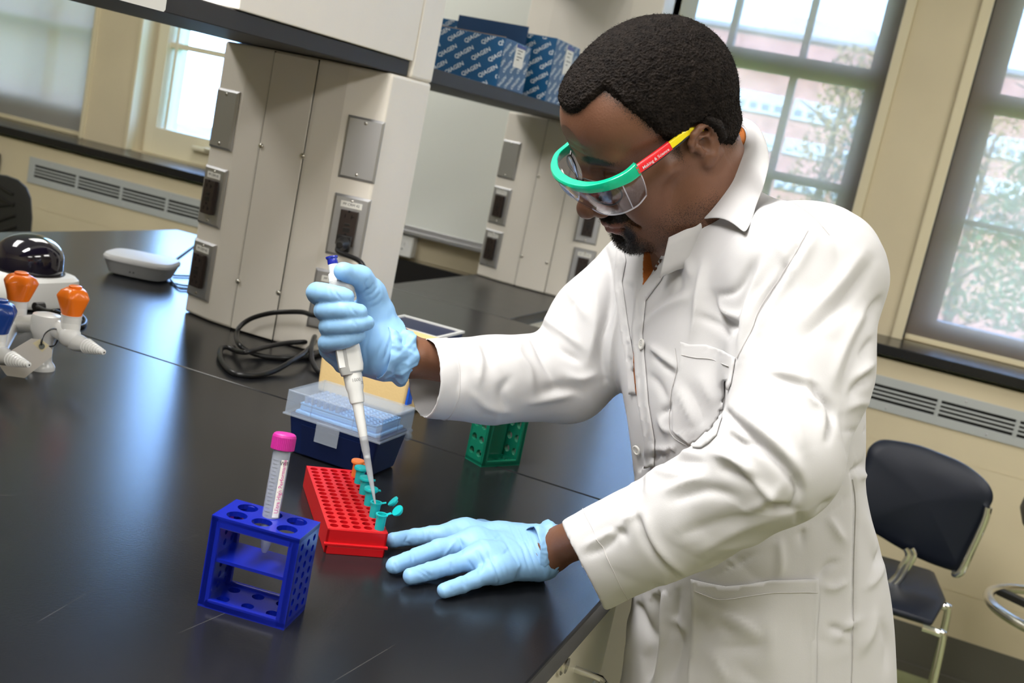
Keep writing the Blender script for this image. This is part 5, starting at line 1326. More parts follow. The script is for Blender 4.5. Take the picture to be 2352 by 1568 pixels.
# ---- gloves
M['glove'] = mat('nitrile_blue', (.22, .41, .66), .48, spec=.35, bump=.10, bscale=90, sss=.05, col2=(.235, .435, .69), vscale=20)
def glove_strokes(V, N, strokes):
    Q, d = proj(V); vis = np.clip((N * (CAM - V)).sum(1) / np.linalg.norm(CAM - V, axis=1), 0, 1)
    disp = np.zeros(len(V))
    for line, w, a in strokes:
        ds, sd, par = seg_dist(Q, line); m = ds < w * 3
        disp[m] += 1.7 * a * np.exp(-(ds[m] / w) ** 2) * (np.sin(np.clip(par[m], 0, 1) * math.pi) ** .5) * sstep(vis[m], .05, .35)
    return V + N * disp[:, None]
def stretch_noise(V, axis, s_along, s_across, seed):
    a = _n(axis); al = V @ a; ac = V - np.outer(al, a); return fnoise(ac * (s_across / s_along) + np.outer(al, a) * (s_along / s_along), s_along, seed, 2)
f = Field((-.66, .98, B - .006), (-.22, 1.24, B + .10), .0017)
left_hand(f); 
V, F = f.mesh(); V = relax(V, F, 1, .4)
wd = _n(np.append((LWR - onz(1120, 1275, B + .03))[:2], 0)); wd = _n(wd + np.array([0, 0, .12])); cutp = LWR + wd * .003
N = vnormals(V, F)
ar = np.array([(x, y) for x, y in [(0, 0)]])
LG = [([(1190, 1205), (1215, 1260), (1238, 1322)], 2.2, -.0009), ([(1205, 1203), (1228, 1260), (1250, 1318)], 2.0, -.0009), ([(1170, 1205), (1200, 1260), (1222, 1328)], 2.5, -.0007), ([(1140, 1212), (1165, 1250), (1192, 1300)], 3, -.0006),
      ([(1095, 1262), (1108, 1290), (1100, 1320)], 3, -.0012), ([(1120, 1268), (1140, 1305), (1148, 1335), (1140, 1352)], 3, -.0011), ([(1052, 1232), (1062, 1252), (1058, 1275)], 3.5, -.0014), ([(975, 1215), (977, 1240)], 2.5, -.0007), ([(990, 1215), (993, 1238)], 2.5, -.0007),
      ([(940, 1225), (930, 1245), (945, 1250)], 3, -.0008), ([(955, 1220), (960, 1245)], 2.5, -.0006), ([(905, 1290), (912, 1310)], 2.5, -.0008), ([(945, 1270), (948, 1300)], 3, -.0006), ([(968, 1305), (992, 1325)], 3, -.0011), ([(950, 1305), (985, 1330)], 3, -.0009), ([(1035, 1290), (1040, 1310)], 3, -.0008), ([(1075, 1285), (1090, 1310)], 3, -.0009), ([(1060, 1335), (1075, 1350)], 2.5, -.0007), ([(1035, 1345), (1045, 1362)], 2.5, -.0006), ([(1050, 1240), (1035, 1255), (1010, 1290)], 3, .0006),
      ([(1180, 1215), (1195, 1250), (1205, 1290)], 2, .0005), ([(1225, 1200), (1246, 1262), (1262, 1316)], 3, .0010)]
V = glove_strokes(V, N, LG); V = V + N * (.00035 * stretch_noise(V, wd + np.array([0, 0, .3]), 700, 160, 3))[:, None]
keep = (V - cutp) @ wd < 0.0
V[:, 2] = np.maximum(V[:, 2], B + .0006)
def cullmesh(V, F, keep):
    idx = np.full(len(V), -1); idx[keep] = np.arange(keep.sum()); F2 = F[keep[F].all(1)]; return V[keep], idx[F2]
V2, F2 = cullmesh(V, F, keep)
lg = fast_mesh('glove', V2, F2, 'glove', person, None, PO); lg['label'] = 'pale blue glove flat on the bench'
f = Field(np.min([D3((690, 590, 1.22)), D3((980, 900, 1.36)), D3((690, 900, 1.36)), D3((980, 590, 1.22)), D3((690, 590, 1.36)), D3((980, 900, 1.22))], 0) - .02,
          np.max([D3((690, 590, 1.22)), D3((980, 900, 1.36)), D3((690, 900, 1.36)), D3((980, 590, 1.22)), D3((690, 590, 1.36)), D3((980, 900, 1.22))], 0) + .02, .0017)
right_hand(f)
V, F = f.mesh(); V = relax(V, F, 1, .4); N = vnormals(V, F)
RG = [([(845, 640), (838, 652), (842, 668)], 2.2, -.0008), ([(858, 650), (850, 662), (832, 672)], 2.2, -.0009), ([(866, 660), (855, 674), (838, 682)], 2.2, -.0009), ([(873, 672), (862, 686), (845, 694)], 2.2, -.0007), ([(880, 684), (870, 698), (850, 706)], 2.2, -.0006),
      ([(765, 660), (775, 678), (785, 688)], 2, -.0006), ([(755, 662), (760, 680)], 2, -.0005), ([(803, 700), (812, 716), (822, 724)], 2, -.0006), ([(797, 703), (800, 722)], 2, -.0005), ([(812, 735), (820, 750)], 2, -.0005),
      ([(900, 770), (890, 800), (880, 830)], 3, -.0010), ([(912, 775), (905, 810), (890, 845)], 3, -.0012), ([(880, 780), (868, 810), (862, 835)], 3, -.0007), ([(735, 800), (760, 815), (778, 822)], 2.5, -.0008), ([(742, 818), (765, 826), (780, 830)], 2.5, -.0007), ([(855, 740), (840, 800), (845, 840)], 3, -.0006)]
V = glove_strokes(V, N, RG); wd2 = _n(RE - RWR); V = V + N * (.00035 * stretch_noise(V, wd2, 700, 160, 5))[:, None]
V2, F2 = cullmesh(V, F, (V - (RWR - wd2 * .002)) @ wd2 < 0)
rg = fast_mesh('glove', V2, F2, 'glove', person, None, PO); rg['label'] = 'pale blue glove gripping the pipette'
def cuffroll(name, c, ax, r0, r1, length, seed, parent, m_, tilt=0, xh=(0, 0, 1), amp=.0022, label=None):
    """crumpled open glove edge: a thin wavy sleeve round the wrist"""
    R = frame(ax, xh); g = []; n = 160; k = 22
    ja, ia = np.meshgrid(np.arange(k), np.arange(n), indexing='ij'); aa = 2 * np.pi * ia / n
    PP = np.stack([np.cos(aa), np.sin(aa), ja / (k - 1.0) * .8], -1).reshape(-1, 3); CR_ = (1.6 * np.abs(fnoise(PP, 3.2, seed, 2)) + 1.0 * np.abs(fnoise(PP, 8, seed + 9, 2))).reshape(k, n); rr = np.random.default_rng(seed); ph = rr.uniform(0, 6.28, 12)
    for j in range(k):
        t_ = j / (k - 1); row = []
        for i in range(n):
            a = 2 * math.pi * i / n
            w = sum(math.sin(a * q + ph[q % 12] + t_ * (3 + q)) / q ** .45 for q in (3, 5, 7, 11, 17, 23)) / 2.2
            fold = math.sin(t_ * math.pi * 3.2 + math.sin(a * 3 + ph[1]) * 1.1)
            cr = CR_[j, i]
            r = r0 + (r1 - r0) * t_ + amp * (.6 * w * (.3 + t_) + .45 * fold - .55 * cr + .5)
            zz = length * (t_ + .10 * math.sin(a * 2 + ph[2]) * t_ + .06 * math.sin(a * 5 + ph[3]) * t_)
            row.append(c + R @ np.array([r * math.cos(a), r * .92 * math.sin(a), zz]))
        g.append(row)
    g = np.array(g); n0 = g.shape[1]
    F = [[j * n + i, j * n + (i + 1) % n, (j + 1) * n + (i + 1) % n, (j + 1) * n + i] for j in range(k - 1) for i in range(n)]
    o = meshobj(name, g.reshape(-1, 3) - PO, F, m_, parent, True); s = o.modifiers.new('solid', 'SOLIDIFY'); s.thickness = .0007; s.offset = 0
    if label: o['label'] = label
    return o
cuffroll('glove_cuff', LWR - wd * .022 + np.array([0, 0, .001]), wd, .0275, .0315, .024, 1, person, 'glove')
cuffroll('glove_cuff', RWR - wd2 * .026, wd2, .0300, .0315, .032, 2, person, 'glove', amp=.0036)
# ================================================================== lab coat
def coat_mat():
    m = mat('coat_cotton', (.515, .508, .515), .78, spec=.25, bump=.06, bscale=900)
    return m
M['coat'] = coat_mat()
M['coat_stitch'] = mat('coat_stitch', (.50, .485, .48), .85)
M['button'] = mat('button', (.62, .61, .58), .35)
CL = D3((1350, 1292, 1.168)); CR = D3((972, 868, 1.318))
dL0 = _n(CL - D3((1590, 1176, 1.10)))
def build_coat(h=.0028):
    f = Field((-.62, .84, .42), (.33, 1.66, 1.50), h)
    torso(f, 0.0, .45)
    nk = D3((1668, 565, 1.30))
    f.rc(nk, D3((1858, 632, 1.145)), .064, .070, k=.06); f.rc(nk, D3((1490, 660, 1.425)), .052, .060, k=.05)
    f.chain([D3((1852, 645, 1.135)), D3((1840, 850, 1.10)), D3((1785, 1055, 1.05))], [.076, .0625, .0590], k=.030)
    f.chain([D3((1785, 1055, 1.05)), D3((1590, 1176, 1.10)), CL + dL0 * .012], [.0595, .0505, .0505], k=.012)
    f.chain([D3((1480, 655, 1.42)), D3((1385, 750, 1.415)), D3((1300, 862, 1.405))], [.066, .064, .058], k=.03)
    f.chain([D3((1300, 862, 1.405)), D3((1130, 872, 1.36)), CR], [.058, .052, .049], k=.012)
    return f
fc = build_coat()
dL = _n(CL - D3((1590, 1165, 1.10))); dR = _n(CR - D3((1130, 872, 1.36)))
dL = _n(dL + .0 * dL); 
def cut_sleeve(f, c, d, r_out, r_in, depth, nrm=None):
    nrm = d if nrm is None else nrm
    f.rc(c - d * depth, c + d * .08, r_in, r_in, k=.004, op='sub')
    sl, P = f.sub(c - .001, c + .001, r_out + .05)
    t = (P[0] - c[0]) * nrm[0] + (P[1] - c[1]) * nrm[1] + (P[2] - c[2]) * nrm[2]
    al = (P[0] - c[0]) * d[0] + (P[1] - c[1]) * d[1] + (P[2] - c[2]) * d[2]
    rad = np.sqrt(np.maximum((P[0] - c[0]) ** 2 + (P[1] - c[1]) ** 2 + (P[2] - c[2]) ** 2 - al ** 2, 0))
    v = f.v[sl]; m = (t > -.02) & (rad < r_out + .03); v[m] = np.maximum(v[m], t[m]); f.v[sl] = v
_q0, _q1 = D3((1287, 1190, 1.15)), D3((1390, 1398, 1.15)); _nl = np.cross(_q1 - _q0, (_q0 + _q1) / 2 - CAM); _nl = _n(_nl) * (1 if _n(_nl) @ dL > 0 else -1); _nl = _n(_nl + .10 * dL)
CLc = CL + .006 * dL; cut_sleeve(fc, CLc, dL, .06, .0445, .055, _nl); cut_sleeve(fc, CR, dR, .06, .0425, .060)
CV, CF = fc.mesh(); del fc; CV = relax(CV, CF, 3, .5)
# folds: (image polyline, half width in px, height in metres; negative = crease)
FOLDS = [
 ([(1856, 530), (1801, 622), (1746, 706), (1725, 761), (1694, 826)], 7, -.0055), ([(1880, 520), (1830, 615), (1775, 700), (1748, 760)], 12, .0040),
 ([(1792, 626), (1742, 700), (1721, 769), (1712, 815)], 9, .0045), ([(1760, 590), (1722, 700), (1704, 790), (1700, 830)], 11, .0060), ([(1738, 600), (1700, 690), (1684, 760)], 9, -.0050),
 ([(1658, 930), (1670, 952), (1742, 1016), (1805, 1077), (1832, 1123)], 9, -.0120), ([(1690, 940), (1750, 990), (1815, 1050), (1846, 1100)], 14, .0060),
 ([(1864, 872), (1877, 904), (1902, 929), (1910, 955), (1902, 1010)], 7, -.0070), ([(1846, 880), (1862, 915), (1886, 940), (1892, 1000)], 9, .0045),
 ([(1776, 866), (1826, 879), (1866, 897)], 6, -.0040), ([(1770, 850), (1830, 862), (1880, 880)], 8, .0030), 
 ([(1668, 990), (1690, 1012), (1735, 1018)], 15, -.0110), ([(1641, 1044), (1683, 1052), (1732, 1085)], 9, .0075), ([(1655, 1075), (1700, 1092), (1740, 1120)], 9, -.0065), ([(1700, 1075), (1735, 1110), (1790, 1150)], 10, .0050),
 ([(1527, 1128), (1580, 1106), (1620, 1095)], 9, .0040), ([(1545, 1150), (1620, 1125), (1690, 1140)], 12, -.0045),
 ([(1458, 1180), (1466, 1196), (1483, 1242), (1518, 1291), (1562, 1328)], 7, -.0070), ([(1480, 1180), (1500, 1240), (1540, 1290), (1580, 1320)], 11, .0045), ([(1430, 1196), (1446, 1188), (1464, 1178)], 6, .0040), ([(1405, 1215), (1430, 1222), (1435, 1240)], 7, -.0035),
 ([(1340, 1255), (1400, 1225), (1440, 1200)], 8, .0035), ([(1345, 1275), (1390, 1255), (1430, 1215)], 8, -.0030),
 ([(1762, 1158), (1795, 1166), (1822, 1170)], 8, -.0070), ([(1828, 1095), (1833, 1131), (1815, 1166)], 7, -.0060), ([(1700, 1180), (1760, 1150), (1800, 1110)], 12, .0040), ([(1560, 1230), (1650, 1200), (1740, 1180)], 16, -.0035), ([(1600, 1270), (1700, 1215), (1780, 1190)], 12, .0030),
 ([(2005, 600), (1940, 690), (1850, 775)], 13, -.0045), ([(1985, 575), (1915, 665), (1835, 745)], 15, .0040), ([(2015, 700), (1965, 800), (1935, 900)], 12, -.0040), ([(2000, 690), (1945, 790), (1912, 880)], 13, .0035), ([(1760, 870), (1815, 950), (1850, 1035)], 17, .0045), ([(1740, 900), (1790, 980), (1820, 1050)], 10, -.0030), ([(1790, 560), (1830, 640), (1835, 730)], 16, .0030), ([(1900, 500), (1925, 560), (1930, 640)], 18, -.0025),
 # chest
 ([(1725, 605), (1687, 668), (1641, 677)], 8, -.0040), ([(1616, 605), (1607, 677), (1599, 736), (1588, 772)], 10, .0060), ([(1634, 675), (1650, 727), (1695, 756)], 12, -.0075), ([(1611, 727), (1641, 744), (1675, 776)], 8, -.0045), ([(1640, 690), (1668, 720), (1700, 730)], 9, .0050),
 ([(1460, 763), (1500, 722), (1545, 694), (1590, 681)], 12, .0045), ([(1470, 740), (1510, 700), (1550, 672)], 10, -.0035), ([(1494, 795), (1527, 822), (1557, 845)], 8, .0055), ([(1500, 815), (1530, 842), (1550, 860)], 7, -.0045), ([(1545, 600), (1560, 640), (1552, 680)], 10, -.0035), ([(1575, 590), (1590, 640)], 10, .0035),
 ([(1519, 950), (1535, 940), (1544, 930)], 7, -.0045), ([(1515, 960), (1528, 985), (1542, 990)], 7, .0040), ([(1498, 1047), (1557, 1056), (1616, 1062)], 10, -.0050), ([(1495, 1030), (1550, 1035), (1600, 1042)], 9, .0040), ([(1500, 1075), (1530, 1085), (1570, 1090)], 10, .0035), ([(1490, 860), (1510, 880), (1530, 920)], 9, -.0035), ([(1560, 890), (1580, 930), (1600, 980)], 9, .0045), ([(1580, 880), (1605, 930), (1625, 990)], 9, -.0045), ([(1570, 1010), (1600, 1000), (1625, 990)], 8, .0035), ([(1610, 860), (1630, 900), (1645, 940)], 10, .0035),
 # right sleeve
 ([(1385, 560), (1400, 640), (1395, 720), (1380, 800), (1390, 870)], 9, -.0080), ([(1360, 600), (1372, 680), (1368, 760), (1350, 830)], 13, .0050), ([(1335, 640), (1320, 690), (1290, 730)], 10, -.0040), ([(1300, 660), (1330, 700), (1350, 735)], 10, .0040), ([(1360, 580), (1330, 600), (1310, 640)], 9, -.0035), ([(1240, 745), (1262, 770), (1285, 800), (1330, 830)], 8, -.0065), ([(1250, 730), (1290, 760), (1340, 800)], 10, .0050),
 ([(1185, 780), (1215, 768), (1232, 790), (1250, 830), (1275, 880)], 8, -.0060), ([(1200, 775), (1190, 810), (1215, 850), (1225, 900)], 10, .0045), ([(1130, 782), (1115, 800), (1130, 840)], 9, -.0045), ([(1060, 778), (1090, 795), (1105, 830), (1100, 880)], 9, .0040), ([(1040, 800), (1060, 850), (1050, 900)], 11, -.0030), ([(1170, 870), (1150, 900), (1160, 945)], 10, -.0040), ([(1240, 900), (1290, 890), (1340, 900)], 12, -.0050), ([(1210, 925), (1260, 915), (1320, 905)], 9, .0045), ([(1080, 900), (1120, 935), (1180, 948)], 10, .0030), ([(1300, 860), (1330, 870), (1370, 860)], 10, .0040),
 # back and skirt
 ([(1931, 955), (1944, 1026), (1957, 1081), (1965, 1160), (1962, 1290), (1960, 1460), (1956, 1568)], 4, -.0035), ([(1940, 990), (1975, 989), (2009, 986)], 4, -.0030), ([(1957, 1082), (1985, 1070), (2000, 1040)], 9, -.0060), ([(1975, 1095), (2000, 1085)], 9, .0050),
 ([(1978, 822), (1996, 795), (2007, 776)], 9, -.0050), ([(1955, 906), (1980, 880), (2005, 860)], 9, -.0055), ([(1962, 870), (1985, 850), (2008, 830)], 9, .0045), ([(1945, 940), (1975, 925), (2003, 930)], 8, .0035), ([(1990, 720), (2012, 700), (2025, 680)], 9, -.0040), ([(1975, 960), (1990, 965), (2004, 958)], 7, -.0035),
 ([(1835, 1175), (1840, 1210), (1842, 1250)], 9, -.0040), ([(1880, 1180), (1900, 1160), (1930, 1150)], 9, -.0045), ([(1905, 1190), (1925, 1225), (1940, 1240)], 9, .0040), ([(1790, 1240), (1795, 1290), (1790, 1320)], 9, .0035), ([(1880, 1330), (1900, 1300), (1925, 1290)], 7, -.0045), ([(1890, 1345), (1915, 1350), (1945, 1335)], 8, .0035),
 ([(2030, 1240), (2020, 1270), (2010, 1300)], 9, -.0045), ([(1985, 1180), (2000, 1240), (2015, 1280)], 10, .0045), ([(1990, 1350), (2010, 1330), (2030, 1290)], 9, .0040), ([(2025, 1430), (2040, 1480), (2035, 1540)], 11, -.0040), ([(1905, 1440), (1930, 1448), (1955, 1455)], 8, -.0050), ([(1920, 1470), (1945, 1440), (1975, 1420)], 10, .0040), ([(1975, 1500), (2000, 1450), (2010, 1400)], 12, .0040), ([(1650, 1260), (1720, 1250), (1780, 1235)], 10, .0030), ([(1600, 1310), (1670, 1290), (1730, 1262)], 12, -.0040),
 # pocket area and front flap
 ([(1655, 1420), (1670, 1440), (1700, 1452)], 8, -.0060), ([(1665, 1412), (1710, 1430), (1750, 1460)], 10, .0050), ([(1660, 1482), (1720, 1480), (1755, 1475)], 8, -.0045), ([(1640, 1490), (1655, 1520), (1680, 1568)], 12, .0045), ([(1700, 1520), (1730, 1550), (1760, 1568)], 9, -.0040), ([(1760, 1400), (1770, 1450), (1775, 1530)], 14, .0030), ([(1600, 1400), (1625, 1430), (1640, 1470)], 10, -.0035), ([(1830, 1390), (1840, 1450), (1845, 1520)], 12, -.0025),
 ([(1528, 1340), (1524, 1400), (1524, 1486), (1505, 1568)], 8, .0060), ([(1508, 1350), (1503, 1420), (1500, 1480), (1485, 1568)], 9, -.0120), ([(1560, 1360), (1550, 1420), (1560, 1480), (1540, 1568)], 12, -.0050), ([(1540, 1420), (1575, 1450)], 10, .0035), ([(1465, 1380), (1480, 1430), (1500, 1480)], 9, -.0060), ([(1445, 1400), (1450, 1460), (1440, 1520)], 10, .0050),
 ([(1466, 640), (1455, 761), (1463, 850), (1470, 921), (1486, 1013), (1485, 1131)], 5, .0025), ([(1450, 660), (1440, 761), (1448, 850), (1456, 921), (1470, 1013), (1470, 1131)], 7, -.0080), ([(1430, 650), (1412, 760), (1402, 840), (1412, 900)], 10, .0050), ([(1412, 600), (1420, 650), (1395, 760)], 9, -.0040), ([(1440, 950), (1455, 1040), (1452, 1120)], 9, .0040),
]
def apply_folds(V, F, folds):
    N = vnormals(V, F); Q, d = proj(V); tc_ = CAM - V; vis = (N * tc_).sum(1) / np.linalg.norm(tc_, axis=1)
    # only the surface really in front: compare with a coarse depth buffer
    gx = np.clip((Q[:, 0] / 8).astype(int), 0, 400); gy = np.clip((Q[:, 1] / 8).astype(int), 0, 400); zb_ = np.full((401, 401), 9.0); np.minimum.at(zb_, (gx, gy), d)
    zmin = zb_.copy()
    for a in (-1, 0, 1):
        for b in (-1, 0, 1): zmin = np.minimum(zmin, np.roll(np.roll(zb_, a, 0), b, 1))
    front = sstep(.10 - (d - zmin[gx, gy]), 0, .03); w0 = sstep(vis, -.05, .25) * front
    disp = np.zeros(len(V))
    for line, w, a in folds:
        L = np.array(line, float); lo = L.min(0) - 3 * w; hi = L.max(0) + 3 * w
        m = np.where((Q[:, 0] > lo[0]) & (Q[:, 0] < hi[0]) & (Q[:, 1] > lo[1]) & (Q[:, 1] < hi[1]) & (w0 > 0))[0]
        if len(m) == 0: continue
        sm_ = smooth_curve(np.c_[L, np.zeros(len(L))], 5)[:, :2] if len(L) > 2 else L
        ds, sd, par = seg_dist(Q[m], sm_); prof = 1.15 * np.exp(-(ds / w) ** 1.5)
        disp[m] += a * prof * np.clip(np.sin(np.clip(par, .02, .98) * math.pi), 0, 1) ** .45
    return V + N * (disp * w0)[:, None], N, w0, Q
# broad undulation everywhere, then the drawn folds
N0 = vnormals(CV, CF)
amp = fnoise(CV, 9, 4, 2)
CV = CV + N0 * (.0035 * fnoise(CV * np.array([1.25, 1.25, .7]), 22, 11, 2) * (.6 + .4 * amp) + .0011 * np.abs(fnoise(CV, 60, 12, 2)) ** 1.0 * (amp > 0))[:, None]
CV, NC, w0, QC = apply_folds(CV, CF, FOLDS)
CV = relax(CV, CF, 1, .5); NC = vnormals(CV, CF)
# neck opening: the front panels part and show the shirt
V_OPEN = [(1481, 562), (1500, 556), (1526, 552), (1528, 570), (1519, 597), (1498, 635), (1478, 668), (1477, 620)]
V_SLIT = [(1457, 800), (1462, 812), (1466, 842), (1468, 915), (1462, 902), (1457, 850)]
for pg, a in ((V_OPEN, -.012), (V_SLIT, -.006)):
    d_, _, _ = seg_dist(QC, pg + [pg[0]]); ins = inpoly(QC, pg); s_ = np.where(ins, sstep(d_, -2, 8), 0) * w0
    CV = CV + NC * (a * s_)[:, None]
_m = (CV[:, 0] < -.2435) & (CV[:, 2] < .93) & (CV[:, 2] > .4) & (CV[:, 1] > 1.2); CV[_m, 0] = -.2435
coat = fast_mesh('lab_coat', CV, CF, 'coat', person, None, PO)
SKY_OK = True
_tri = np.concatenate([CF[:, [0, 1, 2]], CF[:, [0, 2, 3]]])
BVHC = BVHTree.FromPolygons([tuple(v) for v in CV.tolist()], _tri.tolist())
from mathutils import geometry as mgeo
def cast(px, py, off=0.0):
    r = _n(ray(px, py)); h = BVHC.ray_cast(Vector(CAM), Vector(r), 3.0)
    if h[0] is None: return None
    n = np.array(h[1][:]); 
    if n @ r > 0: n = -n
    return np.array(h[0][:]) + n * off, n
def patch(name, poly, off, thick, m_, step=7, parent=None, label=None, rng_=None):
    P = np.array(poly, float); bd = []
    for i in range(len(P)):
        a, b = P[i], P[(i + 1) % len(P)]; k = max(1, int(np.linalg.norm(b - a) / step))
        for j in range(k): bd.append(a + (b - a) * j / k)
    nb = len(bd); lo, hi = P.min(0), P.max(0); inn = []
    for x in np.arange(lo[0], hi[0], step):
        for y in np.arange(lo[1], hi[1], step): inn.append((x, y))
    inn = np.array(inn); 
    if len(inn): dd, _, _ = seg_dist(inn, list(P) + [P[0]]); inn = inn[inpoly(inn, P) & (dd > step * .5)]
    pts = [Vector(p) for p in bd] + [Vector(p) for p in inn]
    vv, ee, ff, *_r = mgeo.delaunay_2d_cdt(pts, [(i, (i + 1) % nb) for i in range(nb)], [list(range(nb))], 1, 1e-5)
    V = []; ok = []
    for v in vv:
        h = cast(v[0], v[1], off); ok.append(h is not None); V.append(h[0] if h is not None else np.zeros(3))
    F = [list(f) for f in ff if all(ok[i] for i in f)]
    V = np.array(V)
    ed = np.array([[np.linalg.norm(V[f[i]] - V[f[(i + 1) % 3]]) for i in range(3)] for f in F]); F = [f for f, e in zip(F, ed) if e.max() < .030]
    FA = np.array(F); lim = CAM; D0 = np.linalg.norm(V - CAM, axis=1); dirs = (V - CAM) / D0[:, None]; Ds = D0.copy()
    for _ in range(4):
        S_ = np.zeros(len(V)); c_ = np.zeros(len(V))
        for i_ in range(3):
            for j_ in range(3):
                if i_ != j_: np.add.at(S_, FA[:, i_], Ds[FA[:, j_]]); np.add.at(c_, FA[:, i_], 1)
        Ds = np.where(c_ > 0, .4 * Ds + .6 * S_ / np.maximum(c_, 1), Ds)
    Ds = np.minimum(Ds, D0 + .0006); V = CAM + dirs * Ds[:, None]
    # make the outward side face the viewer so the cloth thickens outward
    F2 = []
    for f in F:
        n = np.cross(V[f[1]] - V[f[0]], V[f[2]] - V[f[0]]); F2.append(f if n @ (CAM - V[f[0]]) > 0 else f[::-1])
    o = meshobj(name, V - PO, F2, m_, parent or coat, True)
    s = o.modifiers.new('solid', 'SOLIDIFY'); s.thickness = thick; s.offset = 1
    if parent is None: pass
    if label: o['label'] = label
    return o
def stitch(pts, name='seam', r=.00045, off=.0008, m_='coat_stitch', step=5):
    L = smooth_curve(np.c_[np.array(pts, float), np.zeros(len(pts))], 8)[:, :2]; P = []
    for x, y in L:
        h = cast(x, y, off)
        if h is not None and (not P or np.linalg.norm(h[0] - P[-1]) < .06): P.append(h[0])
    if len(P) > 2: g = G(); g.tube(P, r, 5); g.xf(o=-PO); return part(name, g, m_, coat)
M['shirt_m'] = M['shirt']
patch('shirt', V_OPEN, .0015, .001, 'shirt', 3, person, 'orange shirt showing at the open neck')
patch('shirt', V_SLIT, .0012, .0006, 'shirt', 3, person, 'sliver of orange shirt between the coat fronts')
# front band, pockets, belt
patch('placket', [(1536, 541), (1534, 563), (1519, 597), (1498, 632), (1464, 677), (1454, 761), (1462, 850), (1467, 921), (1483, 1013), (1482, 1074), (1505, 1070), (1506, 1010), (1492, 925), (1486, 850), (1478, 765), (1486, 690), (1520, 645), (1542, 605), (1556, 560)], .0012, .0016, 'coat', 6)
patch('placket', [(1433, 560), (1440, 600), (1431, 647), (1444, 740), (1456, 812), (1464, 905), (1446, 905), (1438, 820), (1424, 745), (1412, 650), (1418, 570)], .0010, .0014, 'coat', 6)
patch('chest_pocket', [(1565, 785), (1586, 791), (1624, 792), (1662, 804), (1692, 822), (1682, 880), (1664, 925), (1660, 960), (1648, 1000), (1630, 1018), (1612, 1030), (1594, 1030), (1580, 1016), (1546, 990), (1548, 904), (1561, 849)], .0012, .0014, 'coat', 6)
patch('hip_pocket', [(1590, 1328), (1630, 1338), (1669, 1345), (1720, 1340), (1774, 1330), (1877, 1328), (1881, 1360), (1875, 1444), (1872, 1600), (1583, 1600), (1582, 1548), (1588, 1506), (1592, 1444), (1590, 1368)], .0018, .0018, 'coat', 9)
stitch([(1594, 1352), (1640, 1370), (1669, 1374), (1720, 1366), (1790, 1358), (1876, 1358)], off=.0042)
stitch([(1568, 815), (1600, 822), (1640, 826), (1680, 842)], off=.0032)
stitch([(1552, 800), (1556, 850), (1543, 905), (1541, 990), (1578, 1022)], off=.0012)
stitch([(1758, 420), (1790, 445), (1830, 470), (1870, 500), (1905, 540)], off=.0002)
stitch([(1856, 530), (1801, 622), (1746, 706), (1725, 761), (1694, 822)])
stitch([(1958, 1100), (1965, 1160), (1962, 1290), (1960, 1460), (1956, 1568)])
for cx, cy, rr in ((1480, 791, .0062), (1467, 1031, .0062)):
    h = cast(cx, cy, .0028); Rb = frame(h[1], (0, 0, 1))
    g = G(); g.lathe([(rr * .95, 0), (rr, .0010), (rr, .0018), (rr * .8, .0022), (rr * .62, .0016), (rr * .55, .0014)], h[0], Rb, 24); g.xf(o=-PO); bt = part('button', g, 'button', coat)
    g = G()
    for a in range(4): q = h[0] + Rb @ np.array([.0016 * math.cos(a * math.pi / 2 + .7), .0016 * math.sin(a * math.pi / 2 + .7), .0016]); g.cyl(q, q + h[1] * .0004, .0005, n=8)
    g.xf(o=-PO); part('button_hole', g, 'coat_stitch', bt)
# cuff hems: stitched bands round the two sleeve ends
def hem(c, d, r, wdt, nrm):
    R = frame(d, (0, 0, 1)); P = []
    n = 72
    for i in range(n):
        a = 2 * math.pi * i / n; dirv = R @ np.array([math.cos(a), math.sin(a), 0]); o = c + d * ((-wdt - (dirv * r) @ nrm) / (d @ nrm))
        h = BVHC.ray_cast(Vector(o + dirv * .12), Vector(-dirv), .12)
        P.append(np.array(h[0][:]) + dirv * .0003 if h[0] is not None else o + dirv * r)
    g = G(); g.tube(P, .0005, 5, closed=True); g.xf(o=-PO); part('cuff_hem', g, 'coat_stitch', coat)
hem(CLc, dL, .053, .026, _nl); hem(CR, dR, .05, .026, dR)
# collar: stands round the neck, folds over and lies on the shoulders
foldc = [(1536, 545, 1.205), (1572, 528, 1.200), (1612, 508, 1.200), (1655, 425, 1.212), (1690, 362, 1.226), (1714, 322, 1.258), (1704, 292, 1.300), (1668, 292, 1.350), (1612, 335, 1.375), (1568, 420, 1.372), (1532, 500, 1.345), (1508, 548, 1.305)]
outc = [(1560, 572, 1.172), (1640, 560, 1.150), (1716, 545, 1.138), (1742, 480, 1.140), (1757, 418, 1.160), (1765, 370, 1.198), (1748, 312, 1.27), (1700, 288, 1.36), (1610, 325, 1.425), (1530, 430, 1.43), (1475, 540, 1.405), (1448, 590, 1.36)]
inc = [(x - 6, y + 60, d + .005) for x, y, d in foldc]
def onc(p):
    h = cast(p[0], p[1], .0045); q = D3(p)
    return h[0] if (h is not None and np.linalg.norm(h[0] - q) < .09) else q
fo = smooth_curve([D3(p) for p in foldc], 6); ou = smooth_curve([onc(p) if k_ < 5 else D3(p) for k_, p in enumerate(outc)], 6); ii = smooth_curve([D3(p) + 0 for p in foldc], 6) + np.array([0, 0, -.045])
cen = fo.mean(0)
rows = []
k0 = 12   # the leaf starts at the third station (collar point)
for t_ in np.linspace(0, 1, 5): rows.append(ii * (1 - t_) + fo * t_ + (0 if t_ in (0, 1) else 0))
g = G(); g.grid(np.array(rows)); g.xf(o=-PO); cs = part('collar_stand', g, 'coat', coat, auto=None); sheet_solid(cs, .0016)
rows = []
